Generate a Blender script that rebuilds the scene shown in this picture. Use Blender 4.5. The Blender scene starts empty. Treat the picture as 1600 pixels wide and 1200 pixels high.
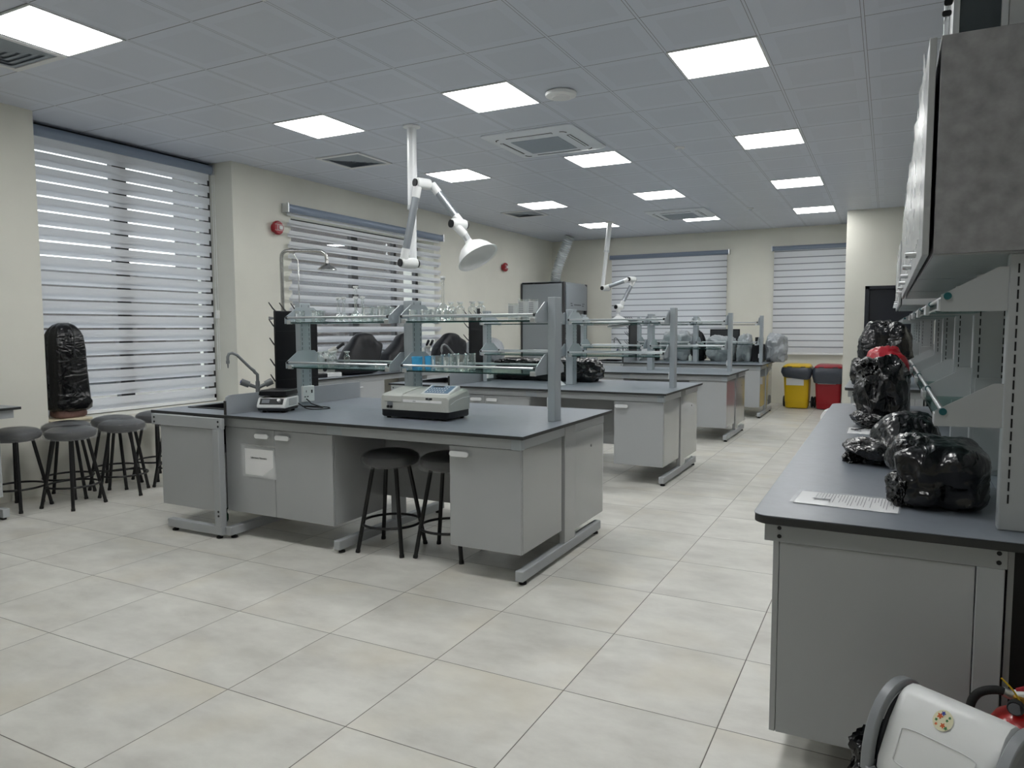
import bpy, bmesh, math, random
from mathutils import Vector, Matrix, noise
SC = bpy.context.scene
COL = SC.collection
PI = math.pi
random.seed(7)
H = 3.289          # ceiling height
EYE = 1.4366       # camera height
SKY, EXPOSURE = 3.2, .2
# ------------------------------------------------------------------ materials
def lin(c):
    return tuple(((v/255)/12.92 if v/255 <= .04045 else ((v/255+.055)/1.055)**2.4) for v in c)
def base(name):
    m = bpy.data.materials.new(name); m.use_nodes = True
    nt = m.node_tree; b = nt.nodes['Principled BSDF']
    return m, nt, b
def mat(name, rgb, rough=.5, metal=0., spec=.5, noise_amt=0., noise_scale=8., bump=0., bump_scale=60., coat=0.):
    m, nt, b = base(name)
    c = lin(rgb)
    b.inputs['Base Color'].default_value = (*c, 1)
    b.inputs['Roughness'].default_value = rough
    b.inputs['Metallic'].default_value = metal
    b.inputs['Specular IOR Level'].default_value = spec
    b.inputs['Coat Weight'].default_value = coat
    tc = nt.nodes.new('ShaderNodeTexCoord')
    if noise_amt:
        n = nt.nodes.new('ShaderNodeTexNoise'); n.inputs['Scale'].default_value = noise_scale; n.inputs['Detail'].default_value = 6
        nt.links.new(tc.outputs['Object'], n.inputs['Vector'])
        r = nt.nodes.new('ShaderNodeValToRGB')
        lo = [max(0, v*(1-noise_amt)) for v in c]; hi = [min(1, v*(1+noise_amt)) for v in c]
        r.color_ramp.elements[0].position = .3; r.color_ramp.elements[1].position = .7
        r.color_ramp.elements[0].color = (*lo, 1); r.color_ramp.elements[1].color = (*hi, 1)
        nt.links.new(n.outputs['Fac'], r.inputs['Fac']); nt.links.new(r.outputs['Color'], b.inputs['Base Color'])
    if bump:
        n = nt.nodes.new('ShaderNodeTexNoise'); n.inputs['Scale'].default_value = bump_scale; n.inputs['Detail'].default_value = 4
        nt.links.new(tc.outputs['Object'], n.inputs['Vector'])
        bp = nt.nodes.new('ShaderNodeBump'); bp.inputs['Strength'].default_value = bump; bp.inputs['Distance'].default_value = .01
        nt.links.new(n.outputs['Fac'], bp.inputs['Height']); nt.links.new(bp.outputs['Normal'], b.inputs['Normal'])
    return m
def emit(name, rgb, strength):
    m, nt, b = base(name)
    b.inputs['Base Color'].default_value = (*lin(rgb), 1)
    b.inputs['Emission Color'].default_value = (*lin(rgb), 1)
    b.inputs['Emission Strength'].default_value = strength
    return m
def glassy(name, rgb, base_refl=.08, edge=.75, rough=.03, tint=None):
    """thin-walled glass: clear seen face on, reflecting and greyer towards its rims"""
    m = bpy.data.materials.new(name); m.use_nodes = True
    nt = m.node_tree; nt.nodes.clear()
    out = nt.nodes.new('ShaderNodeOutputMaterial')
    t = nt.nodes.new('ShaderNodeBsdfTransparent'); t.inputs['Color'].default_value = (*(tint or (.93, .95, .95)), 1)
    g = nt.nodes.new('ShaderNodeBsdfGlossy'); g.inputs['Color'].default_value = (*lin(rgb), 1); g.inputs['Roughness'].default_value = rough
    lw = nt.nodes.new('ShaderNodeLayerWeight'); lw.inputs['Blend'].default_value = .35
    mr = nt.nodes.new('ShaderNodeMapRange'); mr.inputs['To Min'].default_value = base_refl; mr.inputs['To Max'].default_value = edge
    nt.links.new(lw.outputs['Facing'], mr.inputs['Value'])
    mx = nt.nodes.new('ShaderNodeMixShader')
    nt.links.new(mr.outputs['Result'], mx.inputs['Fac']); nt.links.new(t.outputs[0], mx.inputs[1]); nt.links.new(g.outputs[0], mx.inputs[2])
    nt.links.new(mx.outputs[0], out.inputs['Surface'])
    return m
def film(name, rgb, alpha, rough=.25):
    m, nt, b = base(name)
    b.inputs['Base Color'].default_value = (*lin(rgb), 1); b.inputs['Roughness'].default_value = rough
    b.inputs['Alpha'].default_value = alpha
    return m
def cloth(name, rgb, trans=.4):
    m = bpy.data.materials.new(name); m.use_nodes = True
    nt = m.node_tree; nt.nodes.clear()
    out = nt.nodes.new('ShaderNodeOutputMaterial')
    d = nt.nodes.new('ShaderNodeBsdfDiffuse'); t = nt.nodes.new('ShaderNodeBsdfTranslucent')
    tc = nt.nodes.new('ShaderNodeTexCoord')
    mp = nt.nodes.new('ShaderNodeMapping'); mp.inputs['Scale'].default_value = (30, 30, 400)
    n = nt.nodes.new('ShaderNodeTexNoise'); n.inputs['Scale'].default_value = 1.; n.inputs['Detail'].default_value = 3
    nt.links.new(tc.outputs['Object'], mp.inputs['Vector']); nt.links.new(mp.outputs['Vector'], n.inputs['Vector'])
    r = nt.nodes.new('ShaderNodeValToRGB'); c = lin(rgb)
    r.color_ramp.elements[0].color = (*[v*.93 for v in c], 1); r.color_ramp.elements[1].color = (*[min(1, v*1.04) for v in c], 1)
    nt.links.new(n.outputs['Fac'], r.inputs['Fac'])
    for s in (d, t): nt.links.new(r.outputs['Color'], s.inputs['Color'])
    mx = nt.nodes.new('ShaderNodeMixShader'); mx.inputs['Fac'].default_value = trans
    nt.links.new(d.outputs[0], mx.inputs[1]); nt.links.new(t.outputs[0], mx.inputs[2]); nt.links.new(mx.outputs[0], out.inputs['Surface'])
    return m
def MN(nt, op, a, b=None, c=None):
    n = nt.nodes.new('ShaderNodeMath'); n.operation = op
    for i, x in enumerate((a, b, c)):
        if x is None: continue
        if isinstance(x, (int, float)): n.inputs[i].default_value = x
        else: nt.links.new(x, n.inputs[i])
    return n.outputs[0]
def grid_edge(nt, co, off, pitch):
    """distance in metres to the nearest grid line, and the cell number"""
    s = MN(nt, 'DIVIDE', MN(nt, 'SUBTRACT', co, off), pitch)
    fr = MN(nt, 'FRACT', s)
    d = MN(nt, 'MULTIPLY', MN(nt, 'MINIMUM', fr, MN(nt, 'SUBTRACT', 1., fr)), pitch)
    return d, MN(nt, 'FLOOR', s)
def mix(nt, fac, a, b, blend='MIX'):
    n = nt.nodes.new('ShaderNodeMix'); n.data_type = 'RGBA'; n.blend_type = blend
    for s, x in ((n.inputs['Factor'], fac), (n.inputs['A'], a), (n.inputs['B'], b)):
        if isinstance(x, (int, float)): s.default_value = x
        elif isinstance(x, tuple): s.default_value = x
        else: nt.links.new(x, s)
    return n.outputs['Result']
def floor_mat():
    m, nt, b = base('floor_tiles')
    tc = nt.nodes.new('ShaderNodeTexCoord'); sp = nt.nodes.new('ShaderNodeSeparateXYZ')
    nt.links.new(tc.outputs['Object'], sp.inputs[0])
    dx, ix = grid_edge(nt, sp.outputs['X'], .098, .6); dy, iy = grid_edge(nt, sp.outputs['Y'], .1665, .6)
    d = MN(nt, 'MINIMUM', dx, dy)
    cell = nt.nodes.new('ShaderNodeCombineXYZ'); nt.links.new(ix, cell.inputs[0]); nt.links.new(iy, cell.inputs[1])
    wn = nt.nodes.new('ShaderNodeTexWhiteNoise'); wn.noise_dimensions = '3D'; nt.links.new(cell.outputs[0], wn.inputs['Vector'])
    off = nt.nodes.new('ShaderNodeVectorMath'); off.operation = 'MULTIPLY_ADD'
    nt.links.new(wn.outputs['Color'], off.inputs[0]); off.inputs[1].default_value = (9, 9, 9); nt.links.new(tc.outputs['Object'], off.inputs[2])
    n1 = nt.nodes.new('ShaderNodeTexNoise'); n1.inputs['Scale'].default_value = 2.6; n1.inputs['Detail'].default_value = 7; n1.inputs['Roughness'].default_value = .62
    mp = nt.nodes.new('ShaderNodeMapping'); mp.inputs['Scale'].default_value = (1, 1.7, 1)
    nt.links.new(off.outputs[0], mp.inputs['Vector']); nt.links.new(mp.outputs[0], n1.inputs['Vector'])
    r = nt.nodes.new('ShaderNodeValToRGB')
    r.color_ramp.elements[0].position = .34; r.color_ramp.elements[1].position = .66
    r.color_ramp.elements[0].color = (*lin(FLOOR_A), 1); r.color_ramp.elements[1].color = (*lin(FLOOR_B), 1)
    nt.links.new(n1.outputs['Fac'], r.inputs['Fac'])
    n2 = nt.nodes.new('ShaderNodeTexNoise'); n2.inputs['Scale'].default_value = 1.7; n2.inputs['Detail'].default_value = 3
    nt.links.new(off.outputs[0], n2.inputs['Vector'])
    r2 = nt.nodes.new('ShaderNodeValToRGB'); r2.color_ramp.elements[0].position = .52; r2.color_ramp.elements[1].position = .72
    r2.color_ramp.elements[0].color = (0, 0, 0, 1); r2.color_ramp.elements[1].color = (.45, .45, .45, 1)
    nt.links.new(n2.outputs['Fac'], r2.inputs['Fac'])
    c = mix(nt, r2.outputs['Color'], r.outputs['Color'], (*lin(FLOOR_C), 1))
    line = MN(nt, 'LESS_THAN', d, .0019)
    c = mix(nt, line, c, (*lin((96, 92, 84)), 1))
    nt.links.new(c, b.inputs['Base Color'])
    b.inputs['Roughness'].default_value = .36; b.inputs['Specular IOR Level'].default_value = .38
    bp = nt.nodes.new('ShaderNodeBump'); bp.inputs['Strength'].default_value = .35; bp.inputs['Distance'].default_value = .004
    hgt = MN(nt, 'MINIMUM', MN(nt, 'DIVIDE', d, .004), 1.)
    nt.links.new(hgt, bp.inputs['Height']); nt.links.new(bp.outputs['Normal'], b.inputs['Normal'])
    return m
def ceiling_mat():
    m, nt, b = base('ceiling_metal_tiles')
    tc = nt.nodes.new('ShaderNodeTexCoord'); sp = nt.nodes.new('ShaderNodeSeparateXYZ')
    nt.links.new(tc.outputs['Object'], sp.inputs[0])
    dx, ix = grid_edge(nt, sp.outputs['X'], .4046, .6); dy, iy = grid_edge(nt, sp.outputs['Y'], .1175, .6054)
    d = MN(nt, 'MINIMUM', dx, dy)
    cell = nt.nodes.new('ShaderNodeCombineXYZ'); nt.links.new(ix, cell.inputs[0]); nt.links.new(iy, cell.inputs[1])
    wn = nt.nodes.new('ShaderNodeTexWhiteNoise'); wn.noise_dimensions = '3D'; nt.links.new(cell.outputs[0], wn.inputs['Vector'])
    plain = mix(nt, MN(nt, 'MULTIPLY', wn.outputs['Value'], .35), (*lin(CEIL_A), 1), (*lin(CEIL_B), 1))
    # perforated field in the middle of each pan: small holes, slightly darker as a whole
    perf = MN(nt, 'GREATER_THAN', d, .085)
    vo = nt.nodes.new('ShaderNodeTexVoronoi'); vo.inputs['Scale'].default_value = 120; vo.inputs['Randomness'].default_value = 0
    nt.links.new(tc.outputs['Object'], vo.inputs['Vector'])
    holes = MN(nt, 'LESS_THAN', vo.outputs['Distance'], .22)
    c = mix(nt, perf, plain, mix(nt, MN(nt, 'MULTIPLY', holes, .45), mix(nt, .06, plain, (.12, .12, .12, 1)), (.05, .05, .055, 1)))
    # joint: dark shadow gap across, wide pale runner with two hairlines along every third line
    main = MN(nt, 'LESS_THAN', dy, .0028)
    c = mix(nt, main, c, (.035, .035, .04, 1))
    runner = MN(nt, 'LESS_THAN', dx, .011)
    hair = MN(nt, 'MULTIPLY', MN(nt, 'GREATER_THAN', dx, .0078), runner)
    c = mix(nt, runner, c, plain)
    c = mix(nt, MN(nt, 'MULTIPLY', hair, .8), c, (.04, .04, .045, 1))
    nt.links.new(c, b.inputs['Base Color'])
    b.inputs['Roughness'].default_value = .42; b.inputs['Specular IOR Level'].default_value = .4
    return m
FLOOR_A, FLOOR_B, FLOOR_C = (196, 194, 187), (221, 220, 213), (206, 198, 178)
CEIL_A, CEIL_B = (210, 215, 227), (200, 206, 219)
def bagmat(name, rgb, rough):
    m, nt, b = base(name)
    b.inputs['Base Color'].default_value = (*lin(rgb), 1); b.inputs['Roughness'].default_value = rough; b.inputs['Specular IOR Level'].default_value = .6
    tc = nt.nodes.new('ShaderNodeTexCoord'); hs = []
    for sc, st, dist in ((3.6, (1, 1, 2.), 1.1), (8.5, (1.6, 1, .6), .8)):
        mp = nt.nodes.new('ShaderNodeMapping'); mp.inputs['Scale'].default_value = st; mp.inputs['Rotation'].default_value = (.3, .5, .2)
        n = nt.nodes.new('ShaderNodeTexNoise'); n.inputs['Scale'].default_value = sc; n.inputs['Detail'].default_value = 2; n.inputs['Distortion'].default_value = dist
        nt.links.new(tc.outputs['Object'], mp.inputs['Vector']); nt.links.new(mp.outputs[0], n.inputs['Vector'])
        hs.append(MN(nt, 'ABSOLUTE', MN(nt, 'SUBTRACT', n.outputs['Fac'], .5)))
    h = MN(nt, 'SUBTRACT', 1., MN(nt, 'ADD', MN(nt, 'MULTIPLY', hs[0], 2.), MN(nt, 'MULTIPLY', hs[1], .8)))
    bp = nt.nodes.new('ShaderNodeBump'); bp.inputs['Strength'].default_value = .5; bp.inputs['Distance'].default_value = .03
    nt.links.new(h, bp.inputs['Height']); nt.links.new(bp.outputs['Normal'], b.inputs['Normal'])
    return m
M = dict(
    wall=mat('cream_wall_paint', (224, 223, 213), .6, noise_amt=.03, noise_scale=2., bump=.06, bump_scale=90),
    floor=floor_mat(), ceil=ceiling_mat(),
    steel=mat('grey_powder_coated_steel', (170, 174, 177), .38, spec=.5, noise_amt=.015, noise_scale=4),
    panel=mat('grey_laminate_panel', (172, 175, 177), .3, spec=.5, noise_amt=.02, noise_scale=3),
    armtube=mat('silver_arm_tube', (158, 164, 170), .3, metal=.6), handle=mat('pale_metal_handle', (224, 226, 228), .3), gloss=mat('glossy_grey_side_panel', (168, 170, 170), .07, spec=.8, coat=.4, noise_amt=.02, noise_scale=3),
    upright=mat('bluish_grey_upright', (168, 176, 182), .32, metal=.15, spec=.5),
    top=mat('slate_grey_worktop', (126, 133, 142), .33, spec=.45, noise_amt=.05, noise_scale=26),
    edge=mat('dark_worktop_edge', (44, 46, 46), .45),
    splash=mat('grey_splash_board', (152, 157, 162), .35, noise_amt=.02),
    rubber=mat('black_rubber', (24, 24, 25), .7),
    black=mat('black_painted_tube', (14, 14, 16), .35, spec=.5),
    blackmat=mat('matte_black_plastic', (9, 11, 17), .42, spec=.4),
    dark=mat('dark_grey_plastic', (40, 43, 46), .5),
    vinyl=mat('charcoal_vinyl_cushion', (30, 32, 36), .42, bump=.15, bump_scale=25),
    wrap=film('clear_wrinkled_wrap', (220, 222, 224), .13, .12),
    chrome=mat('brushed_chrome', (190, 190, 188), .22, metal=1.),
    satin=mat('satin_aluminium', (214, 217, 220), .28, metal=.85),
    grey_tap=mat('grey_epoxy_tap', (118, 122, 124), .35),
    white=mat('white_plastic', (232, 234, 234), .32),
    white_metal=mat('white_enamel', (236, 238, 240), .28),
    offwhite=mat('warm_off_white_casing', (190, 192, 187), .4, noise_amt=.02, noise_scale=60),
    paper=mat('white_paper', (238, 239, 240), .6),
    ink=mat('dark_ink', (44, 46, 50), .7),
    inkgrey=mat('grey_print', (120, 124, 130), .7),
    blindrail=mat('blue_grey_blind_rail', (138, 150, 168), .35, metal=.3),
    frame=mat('dark_window_frame', (46, 46, 48), .4),
    glass_shelf=glassy('green_edged_shelf_glass', (200, 225, 220), .1, .6, .04, (.86, .93, .91)),
    glass_edge=mat('dark_green_glass_edge', (18, 44, 42), .15),
    glass=glassy('clear_lab_glass', (245, 248, 248), .12, .8, .05, (.97, .98, .98)),
    pane=glassy('window_pane_glass', (220, 225, 230), .05, .5, .02),
    blueglass=film('blue_tinted_plastic', (80, 186, 232), .5, .15),
    red=mat('red_plastic', (150, 12, 30), .35),
    redgloss=mat('red_enamel', (176, 24, 24), .3, coat=.3),
    yellow=mat('yellow_plastic', (214, 178, 8), .4),
    liner=mat('dark_grey_bin_liner', (58, 64, 74), .25, bump=.5, bump_scale=14),
    bag=bagmat('black_bin_bag_plastic', (10, 11, 14), .2),
    cover=mat('black_fabric_dust_cover', (9, 11, 18), .5, spec=.35, bump=.3, bump_scale=11),
    redbag=mat('red_plastic_bag', (168, 20, 40), .35, bump=.4, bump_scale=14),
    greysheet=bagmat('silver_grey_plastic_sheet', (158, 163, 168), .28), hoodgrey=mat('blue_grey_hood_panel', (140, 147, 153), .35), sheer=cloth('sheer_blind_mesh', (160, 163, 168), .25),
    concrete=mat('concrete_look_laminate', (142, 142, 145), .55, noise_amt=.22, noise_scale=22),
    door=mat('blue_black_door', (20, 25, 36), .4),
    screenblue=mat('blue_grey_keypad', (104, 130, 158), .4),
    teal=mat('teal_end_cap', (16, 84, 90), .4),
    brass=mat('brass_valve', (170, 130, 60), .35, metal=.9),
    tan=mat('tan_sill_board', (216, 206, 180), .6),
    foil=mat('aluminium_duct_foil', (212, 216, 218), .34, metal=.45),
    sticker=mat('cream_sticker', (226, 222, 190), .5), orange=mat('orange_print', (206, 96, 40), .5), blue=mat('blue_print', (40, 60, 150), .5), green=mat('green_print', (60, 120, 60), .5),
    greenplug=mat('dark_green_plug', (14, 66, 42), .4),
    fabric=cloth('zebra_blind_fabric', (233, 235, 238), .28),
    lamp=emit('lit_led_diffuser', (255, 255, 253), 16.),
    lampframe=mat('white_lamp_frame', (225, 226, 228), .4),
    grille=mat('grey_air_louvre', (150, 158, 166), .5),
    acgrey=mat('grey_ac_fascia', (226, 231, 238), .4), acdark=mat('grey_ac_mesh', (156, 166, 178), .6, bump=.4, bump_scale=300),
    brick=mat('brown_render_facade', (58, 52, 49), .8, noise_amt=.25, noise_scale=1.5),
    ground=mat('grey_outside_ground', (120, 115, 105), .9, noise_amt=.1),
)
# ------------------------------------------------------------------ mesh builder
class MB:
    def __init__(s): s.v = []; s.f = []
    def add(s, vs, fs):
        o = len(s.v); s.v += [tuple(v) for v in vs]; s.f += [tuple(o+i for i in f) for f in fs]; return s
    def box(s, x0, x1, y0, y1, z0, z1):
        return s.add([(x, y, z) for z in (z0, z1) for y in (y0, y1) for x in (x0, x1)],
                     [(0, 2, 3, 1), (4, 5, 7, 6), (0, 1, 5, 4), (2, 6, 7, 3), (0, 4, 6, 2), (1, 3, 7, 5)])
    def prism(s, poly, axis, a, b):
        def p(u, v, t): return {'x': (t, u, v), 'y': (u, t, v), 'z': (u, v, t)}[axis]
        n = len(poly)
        vs = [p(u, v, a) for u, v in poly]+[p(u, v, b) for u, v in poly]
        fs = [tuple(range(n))[::-1], tuple(range(n, 2*n))]+[(i, (i+1) % n, n+(i+1) % n, n+i) for i in range(n)]
        return s.add(vs, fs)
    def tube(s, pts, r, n=12, cap=True):
        pts = [Vector(p) for p in pts]; k = len(pts)
        rs = r if isinstance(r, (list, tuple)) else [r]*k
        T = []
        for i in range(k):
            t = (pts[min(i+1, k-1)]-pts[max(i-1, 0)]); T.append(t.normalized() if t.length > 1e-9 else Vector((0, 0, 1)))
        up = Vector((0, 0, 1)) if abs(T[0].z) < .9 else Vector((1, 0, 0))
        nrm = (up-T[0]*up.dot(T[0])).normalized(); vs = []
        for i in range(k):
            if i: nrm = (nrm-T[i]*nrm.dot(T[i])).normalized()
            bn = T[i].cross(nrm)
            for j in range(n):
                a = 2*PI*j/n; vs.append(pts[i]+(nrm*math.cos(a)+bn*math.sin(a))*rs[i])
        fs = [(i*n+j, i*n+(j+1) % n, (i+1)*n+(j+1) % n, (i+1)*n+j) for i in range(k-1) for j in range(n)]
        if cap: fs += [tuple(range(n))[::-1], tuple(range((k-1)*n, k*n))]
        return s.add(vs, fs)
    def lathe(s, c, prof, n=24, axis='z', cap=True):
        vs = []
        for r, z in prof:
            for j in range(n):
                a = 2*PI*j/n; u, w = r*math.cos(a), r*math.sin(a)
                vs.append({'z': (c[0]+u, c[1]+w, c[2]+z), 'y': (c[0]+u, c[1]+z, c[2]-w), 'x': (c[0]+z, c[1]+u, c[2]+w)}[axis])
        k = len(prof)
        fs = [(i*n+j, i*n+(j+1) % n, (i+1)*n+(j+1) % n, (i+1)*n+j) for i in range(k-1) for j in range(n)]
        if cap: fs += [tuple(range(n))[::-1], tuple(range((k-1)*n, k*n))]
        return s.add(vs, fs)
    def loft(s, rings, cap=True):
        n = len(rings[0]); k = len(rings); vs = [p for r in rings for p in r]
        fs = [(i*n+j, i*n+(j+1) % n, (i+1)*n+(j+1) % n, (i+1)*n+j) for i in range(k-1) for j in range(n)]
        if cap: fs += [tuple(range(n))[::-1], tuple(range((k-1)*n, k*n))]
        return s.add(vs, fs)
    def xform(s, mtx):
        s.v = [tuple(mtx @ Vector(v)) for v in s.v]; return s
ORG = {}
def build(name, mb, m, parent=None, origin=None, bevel=0., smooth=35, recalc=True):
    """one mesh object; given in world coordinates, stored relative to its thing's origin"""
    o3 = Vector(ORG[parent.name] if parent else (origin or (0, 0, 0)))
    me = bpy.data.meshes.new(name)
    me.from_pydata([tuple(Vector(v)-o3) for v in mb.v], [], mb.f)
    if recalc:
        bm = bmesh.new(); bm.from_mesh(me); bmesh.ops.recalc_face_normals(bm, faces=bm.faces); bm.to_mesh(me); bm.free()
    me.materials.append(m)
    if smooth:
        me.shade_smooth(); me.set_sharp_from_angle(angle=math.radians(smooth))
    ob = bpy.data.objects.new(name, me); COL.objects.link(ob)
    if parent: ob.parent = parent
    else: ob.location = o3
    ORG[ob.name] = tuple(o3)
    if bevel:
        b = ob.modifiers.new('bevel', 'BEVEL'); b.width = bevel; b.segments = 2; b.limit_method = 'ANGLE'; b.angle_limit = math.radians(40)
    return ob
def pieces(name, mbs, m, parent, bevel=0., smooth=35):
    for mb in mbs: build(name, mb, m, parent, None, bevel, smooth)
def tag(o, label, cat, group=None):
    o['label'] = label; o['category'] = cat
    if group: o['group'] = group
    return o
def thing(name, label, cat, loc, group=None):
    o = bpy.data.objects.new(name, None); COL.objects.link(o); o.location = loc; o.empty_display_size = .1
    ORG[o.name] = tuple(loc)
    return tag(o, label, cat, group)
def struct(name, mb, m, bevel=0., smooth=0):
    o = build(name, mb, m, None, None, bevel, smooth); o['kind'] = 'structure'; return o
def dup(root, loc, label, rotz=None, group=None):
    def cp(o, par):
        c = o.copy(); COL.objects.link(c); ORG[c.name] = ORG.get(o.name, (0, 0, 0))
        if par: c.parent = par
        for ch in o.children: cp(ch, c)
        return c
    r = cp(root, None); r.location = loc; r['label'] = label
    if rotz is not None: r.rotation_euler.z = rotz
    if group: r['group'] = group
    return r
def box(*a): return MB().box(*a)
def arc(c, r, a0, a1, n, plane):
    out = []
    for i in range(n+1):
        a = a0+(a1-a0)*i/n; u, w = r*math.cos(a), r*math.sin(a)
        out.append({'xz': (c[0]+u, c[1], c[2]+w), 'yz': (c[0], c[1]+u, c[2]+w), 'xy': (c[0]+u, c[1]+w, c[2])}[plane])
    return out
def rrect(x0, x1, y0, y1, r, n=5):
    p = []
    for cx, cy, a in ((x1-r, y1-r, 0), (x0+r, y1-r, PI/2), (x0+r, y0+r, PI), (x1-r, y0+r, 1.5*PI)):
        for i in range(n+1):
            t = a+PI/2*i/n; p.append((cx+r*math.cos(t), cy+r*math.sin(t)))
    return p
def crumple(c, size, seed=0, amp=.12, freq=3., box_pow=3., flat=True, sub=5, top_narrow=0., lean=0.):
    """closed sack: a rounded box pulled into folds by ridged noise, sitting flat on z=c[2]"""
    bm = bmesh.new(); bmesh.ops.create_icosphere(bm, subdivisions=sub, radius=1)
    sx, sy, sz = size; mb = MB(); off = Vector((seed*7.3, seed*3.1, seed*5.7))
    vs = []
    for v in bm.verts:
        d = v.co.normalized()
        k = (abs(d.x)**box_pow+abs(d.y)**box_pow+abs(d.z)**box_pow)**(-1/box_pow)
        p = d*k
        q = Vector((p.x*freq, p.y*freq, p.z*freq*.8))*.42+off
        n1 = 1-abs(noise.noise(q))*2.2; n2 = 1-abs(noise.noise(Vector((q.x*2.9, q.y*2.9, q.z*1.1))+Vector((3, 1, 2))))*2.2; n3 = noise.noise(q*.8+Vector((9, 4, 1)))
        n4 = 1-abs(noise.noise(q*5.+Vector((7, 7, 2))))*2.2
        s = 1+amp*(.6*n1+.28*n2*abs(n2)+.9*n3+.07*n4-.35)
        t = (p.z+1)/2
        nar = 1-top_narrow*t*t
        x, y, z = p.x*s*nar+lean*t, p.y*s*nar, p.z*s
        if flat: z = max(z, -.97)
        vs.append((c[0]+x*sx/2, c[1]+y*sy/2, c[2]+(z+.97)/1.97*sz))
    fs = [tuple(l.index for l in f.verts) for f in bm.faces]
    bm.free()
    return mb.add(vs, fs)
def text(name, s, loc, size, m, parent, rot, align='CENTER'):
    cu = bpy.data.curves.new(name, 'FONT'); cu.body = s; cu.size = size; cu.align_x = align; cu.align_y = 'CENTER'; cu.extrude = .0006
    ob = bpy.data.objects.new(name, cu); COL.objects.link(ob)
    dg = bpy.context.evaluated_depsgraph_get(); dg.update()
    me = bpy.data.meshes.new_from_object(ob.evaluated_get(dg)); bpy.data.objects.remove(ob); bpy.data.curves.remove(cu)
    me.materials.clear(); me.materials.append(m)
    mt = Matrix.Translation(Vector(loc)-Vector(ORG[parent.name])) @ rot.to_4x4()
    me.transform(mt); me.name = name
    o = bpy.data.objects.new(name, me); COL.objects.link(o); o.parent = parent; ORG[o.name] = ORG[parent.name]
    return o
FACE_NY = Matrix.Rotation(PI/2, 3, 'X')                                   # reads when seen from -y
FACE_PX = Matrix.Rotation(PI/2, 3, 'Z') @ Matrix.Rotation(PI/2, 3, 'X')   # reads when seen from +x
# ------------------------------------------------------------------ the room
XL, XR, YB, YC, YF = -6.5, 1.7, 14.5, 12.89, -2.6      # left wall, right wall, back wall, return wall, wall behind the camera
struct('floor', box(-7.2, XR+.1, YF-.1, YB+.4, -.12, 0), M['floor'])
struct('ceiling', box(-7.2, XR+.1, YF-.1, YB+.4, H, H+.12), M['ceil'])
wl = MB()
W1 = (3.742, 5.84, .62); W2 = (6.72, 9.86, .95, 2.84)
wl.box(-7.1, XL, YF, W1[0], 0, H).box(-7.1, XL, W1[0], W1[1], 0, W1[2]).box(-7.1, XL, W1[1], W2[0], 0, H)
wl.box(-7.1, XL, W2[0], W2[1], 0, W2[2]).box(-7.1, XL, W2[0], W2[1], W2[3], H).box(-7.1, XL, W2[1], YB+.3, 0, H)
struct('wall_left', wl, M['wall'])
W3 = (-5.05, -2.9, .98, 2.86); W4 = (-1.85, -.66, .98, 2.86)
wb = MB()
wb.box(XL, W3[0], YB, YB+.3, 0, H).box(W3[0], W3[1], YB, YB+.3, 0, W3[2]).box(W3[0], W3[1], YB, YB+.3, W3[3], H)
wb.box(W3[1], W4[0], YB, YB+.3, 0, H).box(W4[0], W4[1], YB, YB+.3, 0, W4[2]).box(W4[0], W4[1], YB, YB+.3, W4[3], H).box(W4[1], XR, YB, YB+.3, 0, H)
struct('wall_back', wb, M['wall'])
D0, D1, DT = -.347, .44, 2.085
wr = MB().box(-.64, D0, YC, YB, 0, H).box(D0, D1, YC, YB, DT, H).box(D1, XR, YC, YB, 0, H).box(D0, D1, YC+.3, YB, 0, DT)
struct('wall_return', wr, M['wall'])
struct('wall_right', box(XR, XR+.1, YF, YC, 0, H), M['wall'])
struct('wall_front', box(-7.1, XR+.1, YF-.1, YF, 0, H), M['wall'])
# black door in the return wall
d = struct('door_1', box(D0+.06, D1-.06, YC+.05, YC+.09, .005, DT-.05), M['door'])
f = MB().box(D0, D0+.06, YC-.01, YC+.1, 0, DT).box(D1-.06, D1, YC-.01, YC+.1, 0, DT).box(D0, D1, YC-.01, YC+.1, DT-.05, DT)
build('door_frame', f, M['door'], d, smooth=0)
h = MB().tube([(D1-.12, YC+.05, 1.0), (D1-.12, YC+.0, 1.0), (D1-.24, YC-.0, 1.0)], .01)
build('door_handle', h, M['chrome'], d)
def window(name, axis, pos, a0, a1, z0, z1, mulls, fw=.07, rails=()):
    """dark framed window standing in the plane axis = pos"""
    def bx(mb, u0, u1, w0, w1, t):
        return mb.box(pos-t, pos+t, u0, u1, w0, w1) if axis == 'x' else mb.box(u0, u1, pos-t, pos+t, w0, w1)
    fr = MB(); bx(fr, a0, a0+fw, z0, z1, .035); bx(fr, a1-fw, a1, z0, z1, .035); bx(fr, a0, a1, z0, z0+fw, .035); bx(fr, a0, a1, z1-fw, z1, .035)
    for u, w in mulls: bx(fr, u-w/2, u+w/2, z0, z1, .035)
    for r in rails: bx(fr, a0, a1, r-.03, r+.03, .03)
    w = struct(name, fr, M['frame'])
    p = MB(); bx(p, a0+fw*.5, a1-fw*.5, z0+fw*.5, z1-fw*.5, .003); build('pane', p, M['pane'], w, smooth=0)
    return w
window('window_1', 'x', -6.89, W1[0], W1[1], W1[2], H, [(4.75, .15)], .1)
window('window_2', 'x', -6.85, W2[0], W2[1], W2[2], W2[3], [(8.29, .14), (9.25, .06)])
window('window_3', 'y', YB+.2, W3[0], W3[1], W3[2], W3[3], [(-4.0, .1)])
window('window_4', 'y', YB+.2, W4[0], W4[1], W4[2], W4[3], [(-1.5, .14)])
struct('trim_1', box(-6.95, -6.47, W1[0]+.002, 4.12, W1[2], W1[2]+.022), M['tan'], .003)
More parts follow.
